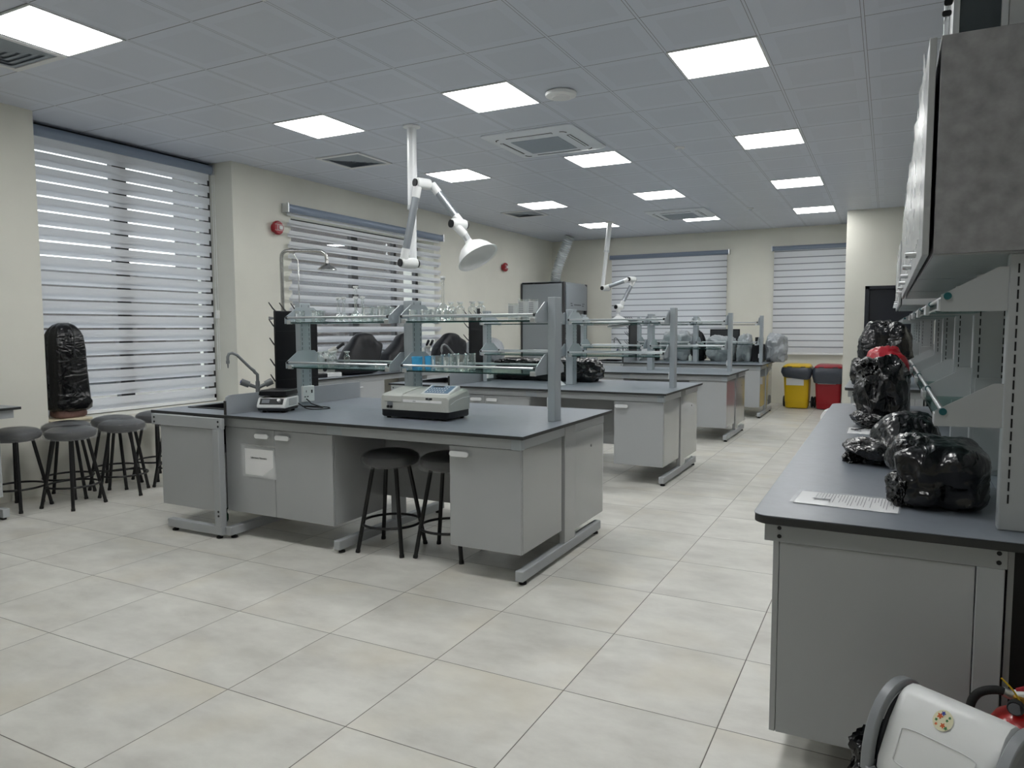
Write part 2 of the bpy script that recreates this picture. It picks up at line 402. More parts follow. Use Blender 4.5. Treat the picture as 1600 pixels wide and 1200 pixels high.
# what the open bands of the blinds look out on: a low building across a yard
struct('neighbouring_building', MB().box(-26, -20, 6, 21, 0, 3.4).box(-27, -20.5, 21.1, 60, 0, 9.), M['brick'])
struct('outside_ground', box(-80, -7.2, -40, 90, -.5, -.3), M['ground'])
# ------------------------------------------------------------------ roller blinds
def blind(label, axis, pos, a0, a1, zb, zt, pitch, gap, rail=(.09, .075), fold=False, chain=None, closed=False):
    s = 1 if axis == 'x' else -1           # the room lies towards +x of the left wall, towards -y of the back wall
    mid = (a0+a1)/2
    r = thing('zebra_blind', label, 'blind', (pos, mid, zb) if axis == 'x' else (mid, pos, zb))
    def P(u, t, z): return (pos+t, u, z) if axis == 'x' else (u, pos-t, z)
    def slab(mb, u0, u1, t0, t1, z0, z1):
        return mb.box(pos+t0, pos+t1, u0, u1, z0, z1) if axis == 'x' else mb.box(u0, u1, pos-t1, pos-t0, z0, z1)
    # head rail with rounded front
    prof = [(-.045, zt-rail[0]), (.02, zt-rail[0]), (.04, zt-rail[0]*.75), (.045, zt-rail[0]*.4), (.03, zt-.008), (.0, zt), (-.045, zt)]
    poly = [((pos+t), z) for t, z in prof] if axis == 'x' else [(pos-t, z) for t, z in prof]
    hr = MB()
    if axis == 'x': hr.prism([(x, z) for x, z in poly], 'y', a0-.03, a1+.03)
    else: hr.prism([(y, z) for y, z in poly], 'x', a0-.03, a1+.03)
    build('head_rail', hr, M['blindrail'], r)
    ec = MB(); slab(ec, a0-.045, a0-.03, -.05, .05, zt-rail[0]-.005, zt+.004); slab(ec, a1+.03, a1+.045, -.05, .05, zt-rail[0]-.005, zt+.004)
    build('end_cap', ec, M['satin'], r, smooth=0)
    # two hanging layers of bands; the bands of the one nearly cover the gaps of the other
    fab = MB(); z = zb+.03 if not closed else 99;
    if closed:
        sh = MB(); q = zb+.034
        while q < zt-rail[0]:
            q1 = min(q+pitch-.019, zt-rail[0]+.01); slab(fab, a0, a1, .008, .0088, q, q+(q1-q)*.55); slab(fab, a0, a1, .0115, .0123, q+(q1-q)*.5, q1); slab(sh, a0, a1, -.02, -.0192, q1-.012, min(q1+.031, zt-rail[0]+.01)); q += pitch
        build('sheer_band', sh, M['sheer'], r, smooth=0)
    top = zt-rail[0]+.01; i = 0
    bh = (pitch-gap)
    while z < top:
        z1 = min(z+bh*.58, top); slab(fab, a0, a1, -.018, -.0168, z, z1)
        z2 = z+bh*.38; z3 = min(z+bh, top)
        if z2 < top: slab(fab, a0, a1, .010, .0112, z2, z3)
        z += pitch; i += 1
    build('fabric', fab, M['fabric'], r, smooth=0)
    bt = MB(); slab(bt, a0, a1, -.02, .014, zb, zb+.03); build('bottom_bar', bt, M['white'], r, bevel=.004, smooth=0)
    if chain is not None:
        c = MB(); c.tube([P(chain, .035, zt-rail[0]), P(chain, .035, zb+.35)], .0022, 6); c.tube([P(chain+.03, .035, zt-rail[0]), P(chain+.03, .035, zb+.35)], .0022, 6)
        slab(c, chain-.01, chain+.04, .02, .045, zb+.93, zb+1.02)
        build('chain', c, M['white'], r)
    return r
blind('tall zebra blind in the left window recess, behind the row of black stools', 'x', -6.80, 3.80, 5.78, .630, 3.262, .1325, .018, (.10, .08), chain=5.80)
blind('zebra blind with dark open bands on the left wall, behind the covered microscopes', 'x', -6.44, 6.62, 9.95, .98, 2.935, .128, .054, (.10, .08))
blind('wide closed zebra blind on the back wall, beside the fume hood', 'y', YB-.06, -5.13, -2.80, .93, 2.93, .118, .0, (.085, .08), closed=True)
blind('narrower closed zebra blind on the back wall, above the yellow and red bins', 'y', YB-.06, -1.94, -.70, .93, 2.945, .118, .0, (.085, .08), closed=True)
# ------------------------------------------------------------------ ceiling fittings
def GX(i): return -5.5954+.6*i
def GY(j): return 3.1445+.6054*j
lamps = None
colname = {1: 'left', 4: 'middle', 7: 'right'}
rowname = {-9: 'far behind the camera', -5: 'unseen, added for fill above the camera', -1: 'row nearest the camera', 3: 'second row from the camera', 7: 'third row from the camera', 11: 'fourth row from the camera', 15: 'farthest row by the back wall'}
for j in (-5, -1, 3, 7, 11, 15):
    for i in ((7,) if j == -5 else (1, 4, 7)):  # above the camera: one unseen panel, added to brighten the right near side
        loc = (GX(i)+.3, GY(j)+.3, H)
        lab = 'lit square LED ceiling panel, %s column, %s' % (colname[i], rowname[j])
        if lamps is None:
            lamps = thing('ceiling_light', lab, 'ceiling light', loc, 'LED panels in the tiled ceiling')
            x, y, _ = loc
            fr = MB()
            for a in ((-.297, .297, -.297, -.283), (-.297, .297, .283, .297), (-.297, -.283, -.283, .283), (.283, .297, -.283, .283)):
                fr.box(x+a[0], x+a[1], y+a[2], y+a[3], H-.008, H-.0005)
            build('frame', fr, M['lampframe'], lamps, smooth=0)
            build('diffuser', box(x-.283, x+.283, y-.283, y+.283, H-.006, H-.001), M['lamp'], lamps, smooth=0)
        else: dup(lamps, loc, lab)
def cassette(x, y, label):
    r = thing('ceiling_air_conditioner', label, 'air conditioner', (x, y, H), 'air conditioning cassettes')
    s = .48
    b = MB()
    rings = [[(x+u, y+v, z) for u, v in rrect(-w, w, -w, w, .05, 4)] for w, z in ((s, H-.001), (s, H-.012), (s-.03, H-.03), (s-.10, H-.035), (.28, H-.04))]
    b.loft(rings)
    build('fascia', b, M['acgrey'], r)
    m = MB().box(x-.25, x+.25, y-.25, y+.25, H-.046, H-.038); build('intake_grille', m, M['acdark'], r, bevel=.004, smooth=0)
    for k in range(4):
        rot = Matrix.Translation((x, y, 0)) @ Matrix.Rotation(k*PI/2, 4, 'Z') @ Matrix.Translation((-x, -y, 0))
        v = MB().box(x-.24, x+.24, y+.335, y+.375, H-.0375, H-.03).xform(rot); build('air_slot', v, M['blackmat'], r, smooth=0)
        c = MB().tube([(x+.32+.055*math.cos(a)*.9, y+.32+.055*math.sin(a)*.9, H-.034) for a in [i*PI/2/6 for i in range(7)]], .006, 6).xform(rot)
        build('corner_slot', c, M['blackmat'], r)
        l = MB().box(x-.235, x+.235, y+.352, y+.366, H-.042, H-.036).xform(rot); build('louvre', l, M['acgrey'], r, smooth=0)
cassette(-3.09, 6.70, 'grey four-way ceiling air conditioner beside the second row of panels')
cassette(-3.06, 11.92, 'grey four-way ceiling air conditioner far back, near the back wall')
def vent(x, y, label):
    r = thing('ceiling_vent', label, 'air vent', (x, y, H), 'square louvred ceiling vents')
    b = MB()
    for a, c in ((.295, .25),):
        b.box(x-a, x+a, y-a, y-c, H-.012, H-.001).box(x-a, x+a, y+c, y+a, H-.012, H-.001).box(x-a, x-c, y-c, y+c, H-.012, H-.001).box(x+c, x+a, y-c, y+c, H-.012, H-.001)
    build('frame', b, M['lampframe'], r, bevel=.003, smooth=0)
    build('duct_opening', box(x-.25, x+.25, y-.25, y+.25, H-.004, H-.0012), M['acdark'], r, smooth=0)
    s = MB()
    for k in range(5):
        o = .242-.05*k; i = o-.043
        outer = [(x+a*o, y+c*o, H-.004) for a, c in ((-1, -1), (1, -1), (1, 1), (-1, 1))]
        inner = [(x+a*i, y+c*i, H-.016) for a, c in ((-1, -1), (1, -1), (1, 1), (-1, 1))]
        s.add(outer+inner, [(q, (q+1) % 4, 4+(q+1) % 4, 4+q) for q in range(4)])
    s.box(x-.012, x+.012, y-.012, y+.012, H-.022, H-.004)
    build('louvre', s, M['grille'], r, smooth=0)
vent(GX(0)+.3, GY(-1)+.3, 'square louvred ceiling vent beside the lamp in the upper left corner')
vent(GX(0)+.3, GY(5)+.3, 'square louvred ceiling vent near the extraction arm pole')
vent(GX(0)+.3, GY(12)+.3, 'square louvred ceiling vent far back, left of the second extraction arm')
r = thing('access_point', 'round white ceiling disc between the middle and right lamps', 'ceiling disc', (-2.35, 5.40, H))
build('base', MB().lathe((-2.35, 5.4, H), [(.0, 0), (.115, 0), (.125, -.012), (.12, -.03), (.105, -.037), (.0, -.037)], 40), M['white'], r)
build('centre_cap', MB().lathe((-2.35, 5.4, H), [(.0, -.036), (.075, -.036), (.07, -.047), (.0, -.05)], 32), M['lampframe'], r)
for (x, y, lab) in ((-1.97, 7.58, 'small white ceiling detector near the third lamp row'), (-1.97, 11.89, 'small white ceiling detector far back, near the farthest air conditioner')):
    r = thing('ceiling_detector', lab, 'detector', (x, y, H), 'ceiling detectors')
    build('base', MB().lathe((x, y, H), [(.0, -.001), (.05, -.001), (.052, -.012), (.04, -.018), (.0, -.018)], 24), M['lampframe'], r)
    build('sensor', MB().lathe((x, y, H), [(.0, -.017), (.024, -.018), (.024, -.04), (.012, -.05), (.0, -.05)], 18), M['acgrey'], r)
def bell(y, z, label):
    r = thing('fire_bell', label, 'fire alarm', (XL, y, z), 'red fire alarm sounders on the left wall')
    build('base', MB().lathe((XL, y, z), [(.0, 0), (.055, 0), (.055, .035), (.0, .035)], 28, 'x'), M['red'], r)
    build('sounder', MB().lathe((XL+.034, y, z), [(.0, 0), (.07, 0), (.082, .012), (.082, .035), (.07, .05), (.0, .05)], 36, 'x'), M['red'], r)
    build('lens', box(XL+.082, XL+.096, y-.005, y+.05, z-.02, z+.024), M['white'], r, bevel=.005, smooth=0)
    b = MB().box(XL+.083, XL+.0855, y-.068, y+.068, z+.034, z+.038).box(XL+.083, XL+.0855, y-.068, y+.068, z-.034, z-.03).box(XL+.083, XL+.0855, y-.027, y-.02, z-.03, z+.034)
    build('stripe', b, M['paper'], r, smooth=0)
bell(6.45, 2.63, 'red round fire alarm sounder left of the open-banded blind')
bell(12.2, 2.585, 'red round fire alarm sounder on the left wall, near the fume hood')
# ------------------------------------------------------------------ island benches
B = .85
DY = [0., 2.86, 5.74, 8.42]
NM = ['nearest island bench', 'second island bench', 'third island bench', 'farthest island bench']
YF0, YB0 = 3.49, 4.93          # long edges of the first worktop
def handle(x, y, z, w=.125):
    """flat bow handle seen from -y"""
    mb = MB(); n = 10
    top = [(x-w/2, y, z-.012), (x-w/2, y-.018, z-.014), (x-w/2+.012, y-.026, z-.012)]
    prof = rrect(-w/2, w/2, -.0155, .0155, .015, 5)
    mb.loft([[(x+u, y-t, z+v) for u, v in prof] for t in (.016, .027)])
    mb.box(x-w/2+.012, x-w/2+.022, y-.02, y, z-.006, z+.006).box(x+w/2-.022, x+w/2-.012, y-.02, y, z-.006, z+.006)
    return mb
def dots(pts, axis, r=.008):
    mb = MB()
    for p in pts: mb.lathe(p, [(0, -.002), (r, -.002), (r, .004), (0, .004)], 12, axis)
    return mb
def make_island():
    out = []
    P0 = (-3.0, 4.2, 0)
    # --- frame
    r = thing('bench_frame', '', 'bench frame', P0, 'island bench frames')
    feet = []
    def foot(x0, x1, y0, y1):
        f = build('foot', box(x0, x1, y0, y1, .025, .085), M['steel'], r, bevel=.005)
        for (x, y) in (((x0+x1)/2, y0+.05), ((x0+x1)/2, y1-.05)) if (y1-y0) > (x1-x0) else ((x0+.05, (y0+y1)/2), (x1-.05, (y0+y1)/2)):
            build('leveller', MB().lathe((x, y, 0), [(0, 0), (.022, 0), (.022, .012), (.010, .014), (.010, .028), (0, .028)], 14), M['rubber'], f)
    foot(-1.81, -1.76, 3.525, 4.76); foot(-3.115, -3.065, 3.525, 4.76); foot(-4.005, -3.955, 3.45, 4.76); foot(-4.56, -4.01, 3.42, 3.47)
    # posts under the top
    build('post', box(-1.805, -1.765, 4.13, 4.30, .02, .83), M['gloss'], r, bevel=.004)
    build('post', box(-3.11, -3.07, 4.13, 4.26, .08, .83), M['steel'], r, bevel=.004)
    build('post', box(-4.075, -4.012, 3.42, 3.47, .08, .755), M['steel'], r, bevel=.004)
    # rails below the top
    build('rail', box(-4.078, -1.83, 3.525, 3.56, .768, .828), M['steel'], r, bevel=.002)
    build('rail', box(-4.01, -1.83, 4.83, 4.865, .768, .828), M['steel'], r, bevel=.002)
    build('rail', box(-4.72, -4.012, 3.44, 3.475, .755, .83), M['steel'], r, bevel=.002)
    build('rail', box(-1.80, -1.768, 3.56, 4.83, .768, .828), M['steel'], r, bevel=.002)
    pieces('rail_end', [box(-1.83, -1.765, 3.522, 3.562, .766, .829), box(-3.15, -3.03, 3.5235, 3.53, .768, .829)], M['upright'], r, .003)
    build('modesty_panel', box(-3.16, -1.81, 4.102, 4.117, .26, .768), M['panel'], r, smooth=0)
    pieces('bolt', [dots([q], 'y') for q in [(x, 3.44, z) for x in (-4.69, -4.035) for z in (.775, .808)]+[(-4.035, 3.42, z) for z in (.16, .19)]], M['blackmat'], r)
    out.append(r)
    # --- worktop in one sheet with a sink opening: four pieces around the hole share one mesh
    w = thing('worktop', '', 'worktop', (-3.0, 4.2, .83), 'slate grey island worktops')
    hx0, hx1, hy0, hy1 = -4.66, -4.22, 3.74, 4.42
    mb = MB()
    X0, X1 = -4.79, -1.74
    for a in ((X0, hx0, YF0, YB0), (hx1, X1, YF0, YB0), (hx0, hx1, YF0, hy0), (hx0, hx1, hy1, YB0)): mb.box(a[0], a[1], a[2], a[3], .8485, .85)
    build('top_surface', mb, M['top'], w, smooth=0)
    mb = MB()
    for a in ((X0, hx0, YF0, YB0), (hx1, X1, YF0, YB0), (hx0, hx1, YF0, hy0), (hx0, hx1, hy1, YB0)): mb.box(a[0], a[1], a[2], a[3], .8305, .8485)
    build('core', mb, M['edge'], w, smooth=0)
    out.append(w)
    # --- sink basin
    s = thing('sink', '', 'sink', (-4.44, 4.08, .85), 'black sinks')
    b = MB()
    for a in ((hx0-.02, hx0+.012, hy0-.02, hy1+.02), (hx1-.012, hx1+.02, hy0-.02, hy1+.02), (hx0+.012, hx1-.012, hy0-.02, hy0+.012), (hx0+.012, hx1-.012, hy1-.012, hy1+.02)): b.box(a[0], a[1], a[2], a[3], .8505, .856)
    build('rim', b, M['blackmat'], s, smooth=0)
    b = MB()
    b.box(hx0+.004, hx0+.014, hy0+.004, hy1-.004, .60, .8503).box(hx1-.014, hx1-.004, hy0+.004, hy1-.004, .60, .8503).box(hx0+.014, hx1-.014, hy0+.004, hy0+.014, .60, .8503).box(hx0+.014, hx1-.014, hy1-.014, hy1-.004, .60, .8503).box(hx0+.004, hx1-.004, hy0+.004, hy1-.004, .59, .60)
    build('basin', b, M['blackmat'], s, smooth=0)
    out.append(s)
    # --- splash board
    sp = build('splash_board', MB().prism([(3.495, .8505), (4.92, .8505), (4.92, .985), (3.535, .985), (3.508, .972), (3.495, .945)], 'x', -4.03, -4.012), M['splash'], None, (-4.02, 4.2, .8505), smooth=0)
    tag(sp, '', 'splash board', 'sink splash boards')
    eb = build('edge_band', MB().box(-4.031, -4.011, 3.490, 3.4965, .8508, .947), M['edge'], sp, smooth=0)
    out.append(sp)
    # --- cabinets
    def cab(x0, x1, y0, y1, z0, z1, doors, label_key, side=None):
        c = thing('base_cabinet', '', 'cabinet', ((x0+x1)/2, (y0+y1)/2, z0), None)
        build('carcass', box(x0, x1, y0+.02, y1, z0, z1), M['gloss'] if side else M['panel'], c, bevel=.002)
        for (a, b2, hx) in doors:
            dd = build('door', box(a+.0015, b2-.0015, y0, y0+.0185, z0, z1-.003), M['panel'], c, bevel=.0025)
            if hx is not None: build('handle', handle(hx, y0, z1-.047), M['handle'], dd)
        out.append(c); c['key'] = label_key
    cab(-4.08, -3.12, 3.54, 4.085, .172, .766, [(-4.08, -3.62, -3.715), (-3.62, -3.12, -3.53)], 'double')
    cab(-2.243, -1.775, 3.54, 4.10, .172, .766, [(-2.243, -1.775, -2.165)], 'single', True)
    c = thing('base_cabinet', '', 'cabinet', (-2.0, 4.58, .13), None); c['key'] = 'rear'
    build('carcass', box(-2.243, -1.775, 4.32, 4.83, .13, .766), M['gloss'], c, bevel=.002)
    build('door', box(-2.24, -1.778, 4.832, 4.85, .13, .763), M['panel'], c, bevel=.002)
    build('keyhole', MB().lathe((-1.775, 4.60, .64), [(0, 0), (.009, 0), (.009, .003), (0, .003)], 12, 'x'), M['blackmat'], c)
    out.append(c)
    c = thing('base_cabinet', '', 'cabinet', (-4.37, 4.1, .18), None); c['key'] = 'sink'
    build('carcass', box(-4.625, -4.10, 3.462, 4.80, .18, .57), M['panel'], c, bevel=.002)
    build('end_panel', MB().box(-4.64, -4.082, 3.452, 3.462, .18, .752), M['panel'], c, bevel=.002)
    build('door', box(-4.645, -4.627, 3.47, 4.13, .19, .745), M['panel'], c, bevel=.002); build('door', box(-4.645, -4.627, 4.135, 4.80, .19, .745), M['panel'], c, bevel=.002)
    out.append(c)
    # --- shelf rack on uprights
    k = thing('shelf_rack', '', 'shelf rack', (-2.9, 4.19, .85), 'glass shelf racks on the islands')
    YM = 4.19
    def upright(x, w, z1=1.63, slots=True, end=False):
        u = build('upright', box(x-.025, x+.025, YM-w/2, YM+w/2, .8505, z1), M['upright'], k, bevel=.003)
        if slots:
            sl = MB(); z = 1.0
            while z < 1.6:
                for yy in (YM-w/2+.018, YM+w/2-.018): sl.box(x+.0245, x+.0256, yy-.002, yy+.002, z, z+.022)
                z += .035
            build('slot', sl, M['blackmat'], u, smooth=0)
        return u
    uL = upright(-3.955, .11)
    upright(-2.93, .11); build('upright', box(-2.985, -2.956, YM-.05, YM+.05, .8505, 1.63), M['upright'], k, bevel=.003)
    upright(-1.865, .095, slots=False)
    def bracket(x, z0, zt):
        t = .0025
        poly = [(YM-.215, z0), (YM+.215, z0), (YM+.215, z0+.045), (YM+.085, zt), (YM-.085, zt), (YM-.215, z0+.045)]
        build('bracket', MB().prism(poly, 'x', x-t, x+t), M['upright'], k, smooth=0)
    for x in (-3.926, -2.99, -2.90, -1.895):
        bracket(x, 1.475, 1.60); bracket(x, 1.148, 1.275)
    for (xa, xb) in ((-3.92, -2.996), (-2.894, -1.90)):
        for z in (1.478, 1.15):
            sh = build('glass_shelf', box(xa, xb, YM-.20, YM+.20, z, z+.008), M['glass_shelf'], k, smooth=0)
            pieces('edge', [box(xa, xb, YM-.2016, YM-.1996, z, z+.008), box(xa, xb, YM+.1996, YM+.2016, z, z+.008)], M['glass_edge'], sh, 0, 0)
            pieces('shelf_clip', [box(x-.018, x+.018, y-.012, y+.012, z-.006, z+.022) for x in (xa+.02, xb-.02) for y in (YM-.195, YM+.195)], M['satin'], sh, .002, 0)
            for y in (YM-.205, YM+.205):
                rl = build('guard_rail', MB().tube([(xa+.004, y, z+.042), (xb-.004, y, z+.042)], .0075, 10), M['satin'], k)
                pieces('end_cap', [MB().tube([(x-.009, y, z+.042), (x+.009, y, z+.042)], .0105, 10) for x in (xa+.004, xb-.004)], M['dark'], rl)
    s1 = build('power_socket', box(-3.93, -3.905, YM-.10+.035, YM+.055, .885, 1.005), M['white'], k, bevel=.005)
    hol = []
    for (yy, zz, a, b2) in ((YM-.035, .965, .003, .008), (YM-.048, .925, .007, .004), (YM-.02, .925, .007, .004), (YM+.025, .962, .008, .012)):
        hol.append(box(-3.9055, -3.904, yy-a, yy+a, zz-b2, zz+b2))
    pieces('pin_hole', hol[:3], M['ink'], s1, 0, 0); build('switch', hol[3], M['ink'], s1, smooth=0)
    build('power_socket', box(-1.905, -1.891, YM-.03, YM+.03, .93, 1.0), M['white'], k, bevel=.004)
    out.append(k)
    # --- black drying board with pegs
    p = thing('drying_board', '', 'drying rack', (-4.10, 4.25, .9), 'black peg drying boards')
    bd = MB().box(-4.105, -4.085, 4.04, 4.49, .93, 1.575)
    build('board', bd, M['blackmat'], p, bevel=.004)
    gv = MB()
    for z in (1.05, 1.2, 1.42): gv.box(-4.0852, -4.0844, 4.05, 4.48, z, z+.003)
    build('groove', gv, M['dark'], p, smooth=0)
    for z in (1.55, 1.42, 1.28, 1.12, 1.0):
        for y in (4.09, 4.20, 4.32, 4.44):
            build('peg', MB().tube([(-4.104, y, z), (-4.16, y, z+.045), (-4.20, y, z+.09)], [.006, .0055, .004], 8), M['blackmat'], p)
    build('drip_tray', MB().box(-4.19, -4.09, 4.03, 4.50, .90, .93).box(-4.19, -4.185, 4.03, 4.50, .93, .945), M['blackmat'], p, bevel=.003)
    pieces('bracket', [box(-4.10, -4.06, 4.1, 4.13, .857, .91), box(-4.10, -4.06, 4.40, 4.43, .857, .91)], M['blackmat'], p, 0, 0)
    out.append(p)
    # --- swan neck laboratory tap
    t = thing('lab_tap', '', 'tap', (-4.17, 3.93, .85), 'grey swan neck taps')
    x, y = -4.17, 3.93
    build('column', MB().lathe((x, y, .85), [(0, .0005), (.03, .0005), (.03, .012), (.017, .02), (.016, .2), (.0, .2)], 18), M['grey_tap'], t)
    pts = [(x, y, 1.04), (x, y, 1.10)]+[(x-.01, y-.004-.02*math.sin(a), 1.10+.03*math.sin(a)) for a in (.6, 1.2)]
    ex, ey = x-.095, y-.175
    pts += [(x-.025, y-.042, 1.15), (ex+.028, ey+.05, 1.248), (ex+.012, ey+.02, 1.264), (ex, ey, 1.258), (ex-.004, ey-.008, 1.235), (ex-.004, ey-.008, 1.20)]
    build('swan_neck', MB().tube(pts, [.012]*4+[.0105]*6, 12), M['grey_tap'], t)
    build('nozzle', MB().lathe((ex-.004, ey-.008, 1.155), [(0, 0), (.004, 0), (.006, .03), (.013, .032), (.013, .055), (0, .055)], 14), M['grey_tap'], t)
    for sx, sy, mcap in ((-.062, -.075, 'blue'), (.062, .062, 'grey_tap')):
        kn = build('knob', MB().tube([(x, y, 1.0), (x+sx*.6, y+sy*.6, 1.025), (x+sx*.62, y+sy*.62, 1.026), (x+sx*1.2, y+sy*1.2, 1.05)], [.012, .014, .024, .025], 14), M['grey_tap'], t)
        build('cap', MB().tube([(x+sx*1.2, y+sy*1.2, 1.05), (x+sx*1.24, y+sy*1.24, 1.0515)], .012, 14), M[mcap], kn)
    out.append(t)
    # --- drain under the sink
    q = thing('drain_trap', '', 'drain', (-4.2, 3.62, .1), 'drain traps below the sinks')
    build('pipe', MB().tube([(-4.3, 3.8, .179), (-4.26, 3.7, .15), (-4.2, 3.62, .145), (-4.195, 3.615, .12)], .014, 10), M['dark'], q)
    build('cap', MB().lathe((-4.195, 3.612, .06), [(0, 0), (.018, 0), (.024, .012), (.024, .05), (.017, .065), (0, .065)], 14), M['greenplug'], q)
    out.append(q)
    return out
ISL = make_island()
LBL = {
    'bench_frame': 'grey steel C-frame carrying the %s',
    'worktop': 'slate grey worktop of the %s, with dark edge and sink opening',
    'sink': 'black sink set in the window end of the %s',
    'splash_board': 'low grey splash board on the %s',
    'shelf_rack': 'grey rack with two tiers of glass shelves on the %s',
    'drying_board': 'black peg drying board standing on the %s',
    'lab_tap': 'grey swan neck tap with two knobs by the sink of the %s',
    'drain_trap': 'drain trap with green cap below the %s',
    'double': 'grey double-door cabinet on the camera side of the %s',
    'single': 'grey single-door cabinet at the aisle end, camera side of the %s',
    'rear': 'grey cabinet at the aisle end, far side of the %s',
    'sink_cabinet': 'grey sink cabinet at the window end of the %s'}
for n in range(4):
    for o in ISL:
        kind = o.name.split('.')[0]
        if kind == 'base_cabinet': kind = {'sink': 'sink_cabinet'}.get(o['key'], o['key'])
        lab = LBL[kind] % NM[n]
        if n == 0: o['label'] = lab
        else:
            l = o.location
            dup(o, (l[0], l[1]+DY[n], l[2]), lab)
for o in list(COL.objects):
    if 'key' in o.keys():
        o['group'] = {'double': 'double-door island cabinets', 'single': 'single-door island cabinets', 'rear': 'rear island cabinets', 'sink': 'sink cabinets'}[o['key']]
        del o['key']
# the notice in a clear sleeve taped on the left door
r = thing('notice_sleeve', 'white paper notice in a clear sleeve on the nearest cabinet door', 'notice', (-3.77, 3.54, .53))
build('sleeve', MB().add([(-3.925, 3.538, .642), (-3.618, 3.538, .632), (-3.606, 3.5365, .428), (-3.925, 3.538, .432)], [(3, 2, 1, 0)]), film('clear_sleeve', (235, 238, 240), .55, .15), r, smooth=0, recalc=False)
build('sheet', MB().box(-3.895, -3.632, 3.5372, 3.5377, .445, .625), M['paper'], r, smooth=0)
build('tape', MB().box(-3.93, -3.615, 3.5362, 3.537, .645, .655), film('clear_tape', (230, 232, 232), .35, .3), r, smooth=0)
text('printed_words', 'Laboratory Glassware', (-3.765, 3.5366, .565), .0165, M['ink'], r, FACE_NY)
# ------------------------------------------------------------------ stools
def make_stool(x, y, label, group):
    r = thing('lab_stool', label, 'stool', (x, y, 0), group)
    build('seat', MB().lathe((x, y, 0), [(0, .565), (.165, .565), (.18, .577), (.187, .60), (.18, .622), (.15, .641), (.09, .655), (0, .66)], 36), M['vinyl'], r)
    # crumpled transparent wrap still gathered round the cushion
    mb = MB(); rings = []
    for i, (rad, z) in enumerate(((.15, .563), (.191, .563), (.194, .60), (.186, .626), (.152, .646), (.09, .6605))):
        ring = []
        for j in range(72):
            a = 2*PI*j/72; wob = .006*noise.noise(Vector((math.cos(a)*9, math.sin(a)*9, i*1.7+x)))*(2 if i < 2 else .4)
            ring.append((x+(rad+abs(wob))*math.cos(a), y+(rad+abs(wob))*math.sin(a), z+wob*.6-(.004 if i == 1 else 0)))
        rings.append(ring)
    mb.loft(rings, cap=False); build('clear_wrap', mb, M['wrap'], r, smooth=60)
    for k in range(4):
        a = PI/4+k*PI/2; ca, sa = math.cos(a), math.sin(a)
        build('leg', MB().tube([(x+.115*ca, y+.115*sa, .568), (x+.225*ca, y+.225*sa, .012)], .0135, 12), M['black'], r)
        build('foot_cap', MB().tube([(x+.2235*ca, y+.2235*sa, .02), (x+.2275*ca, y+.2275*sa, 0.0)], .0155, 12), M['rubber'], r)
    rad = .19
    build('foot_ring', MB().tube([(x+rad*math.cos(i*PI/24), y+rad*math.sin(i*PI/24), .18) for i in range(49)], .0085, 10, cap=False), M['black'], r)
    build('top_ring', MB().tube([(x+.118*math.cos(i*PI/16), y+.118*math.sin(i*PI/16), .556) for i in range(33)], .008, 8, cap=False), M['black'], r)
    return r
st = make_stool(-2.85, 3.79, 'left black stool pushed under the nearest island bench', 'stools under the nearest bench')
st.rotation_euler.z = .12
dup(st, (-2.45, 3.86, 0), 'right black stool half hidden by the single-door cabinet', .1)
G = 'black stools in a cluster below the left window'
for (x, y, rz, lab) in (
        (-6.20, 3.30, .35, 'wrapped black stool leftmost in the window cluster, cut by the grey side bench'),
        (-6.245, 3.74, .8, 'wrapped black stool in the window cluster, against the wall behind the front one'),
        (-5.89, 3.56, .2, 'wrapped black stool foremost in the window cluster'),
        (-6.26, 4.18, .55, 'wrapped black stool in the window cluster, second along the wall'),
        (-5.94, 4.04, .75, 'wrapped black stool in the window cluster, second in the front row'),
        (-6.26, 4.62, .1, 'wrapped black stool in the window cluster, third along the wall'),
        (-5.83, 4.52, .4, 'wrapped black stool in the window cluster, third in the front row beside the sink cabinet'),
        (-6.26, 5.06, .5, 'wrapped black stool in the window cluster, deepest one by the wall behind the sink end')):
    dup(st, (x, y, 0), lab, rz, G)
# ------------------------------------------------------------------ things on the nearest bench
ZL, ZU = 1.1585, 1.4865      # tops of the lower and upper glass shelves
# spectrophotometer
r = thing('spectrophotometer', 'pale grey spectrophotometer with keypad standing on the nearest worktop', 'lab instrument', (-2.72, 4.03, B))
x0, x1, y0, y1 = -3.06, -2.40, 3.90, 4.36
def ringz(z, ins, ya=0, yb=0, r_=.03): return [(u, v, z) for u, v in rrect(x0+ins, x1-ins, y0+ins+ya, y1-ins-yb, r_, 5)]
build('base', MB().loft([ringz(B+.012, .012), ringz(B+.02, .004), ringz(B+.058, .004), ringz(B+.06, .008)]), M['blackmat'], r, smooth=50)
pieces('foot', [MB().lathe((u, v, B), [(0, 0), (.02, 0), (.02, .014), (0, .014)], 12) for (u, v) in ((x0+.06, y0+.05), (x1-.06, y0+.05), (x0+.06, y1-.05), (x1-.06, y1-.05))], M['rubber'], r)
body = MB()
prof = [(y0+.004, B+.058), (y0, B+.10), (y0+.006, B+.150), (y0+.03, B+.160), (y0+.16, B+.172), (y0+.30, B+.186), (y1-.05, B+.192), (y1-.01, B+.178), (y1, B+.14), (y1, B+.058)]
rings = []
for xx, ins in ((x0, .016), (x0+.008, .006), (x0+.02, 0), (x1-.02, 0), (x1-.008, .006), (x1, .016)):
    cy = (y0+y1)/2; cz = B+.12
    rings.append([(xx, yy+(ins if yy < cy else -ins), zz-(ins if zz > cz else 0)) for yy, zz in prof])
body.loft(rings)
build('housing', body, M['offwhite'], r, smooth=30)
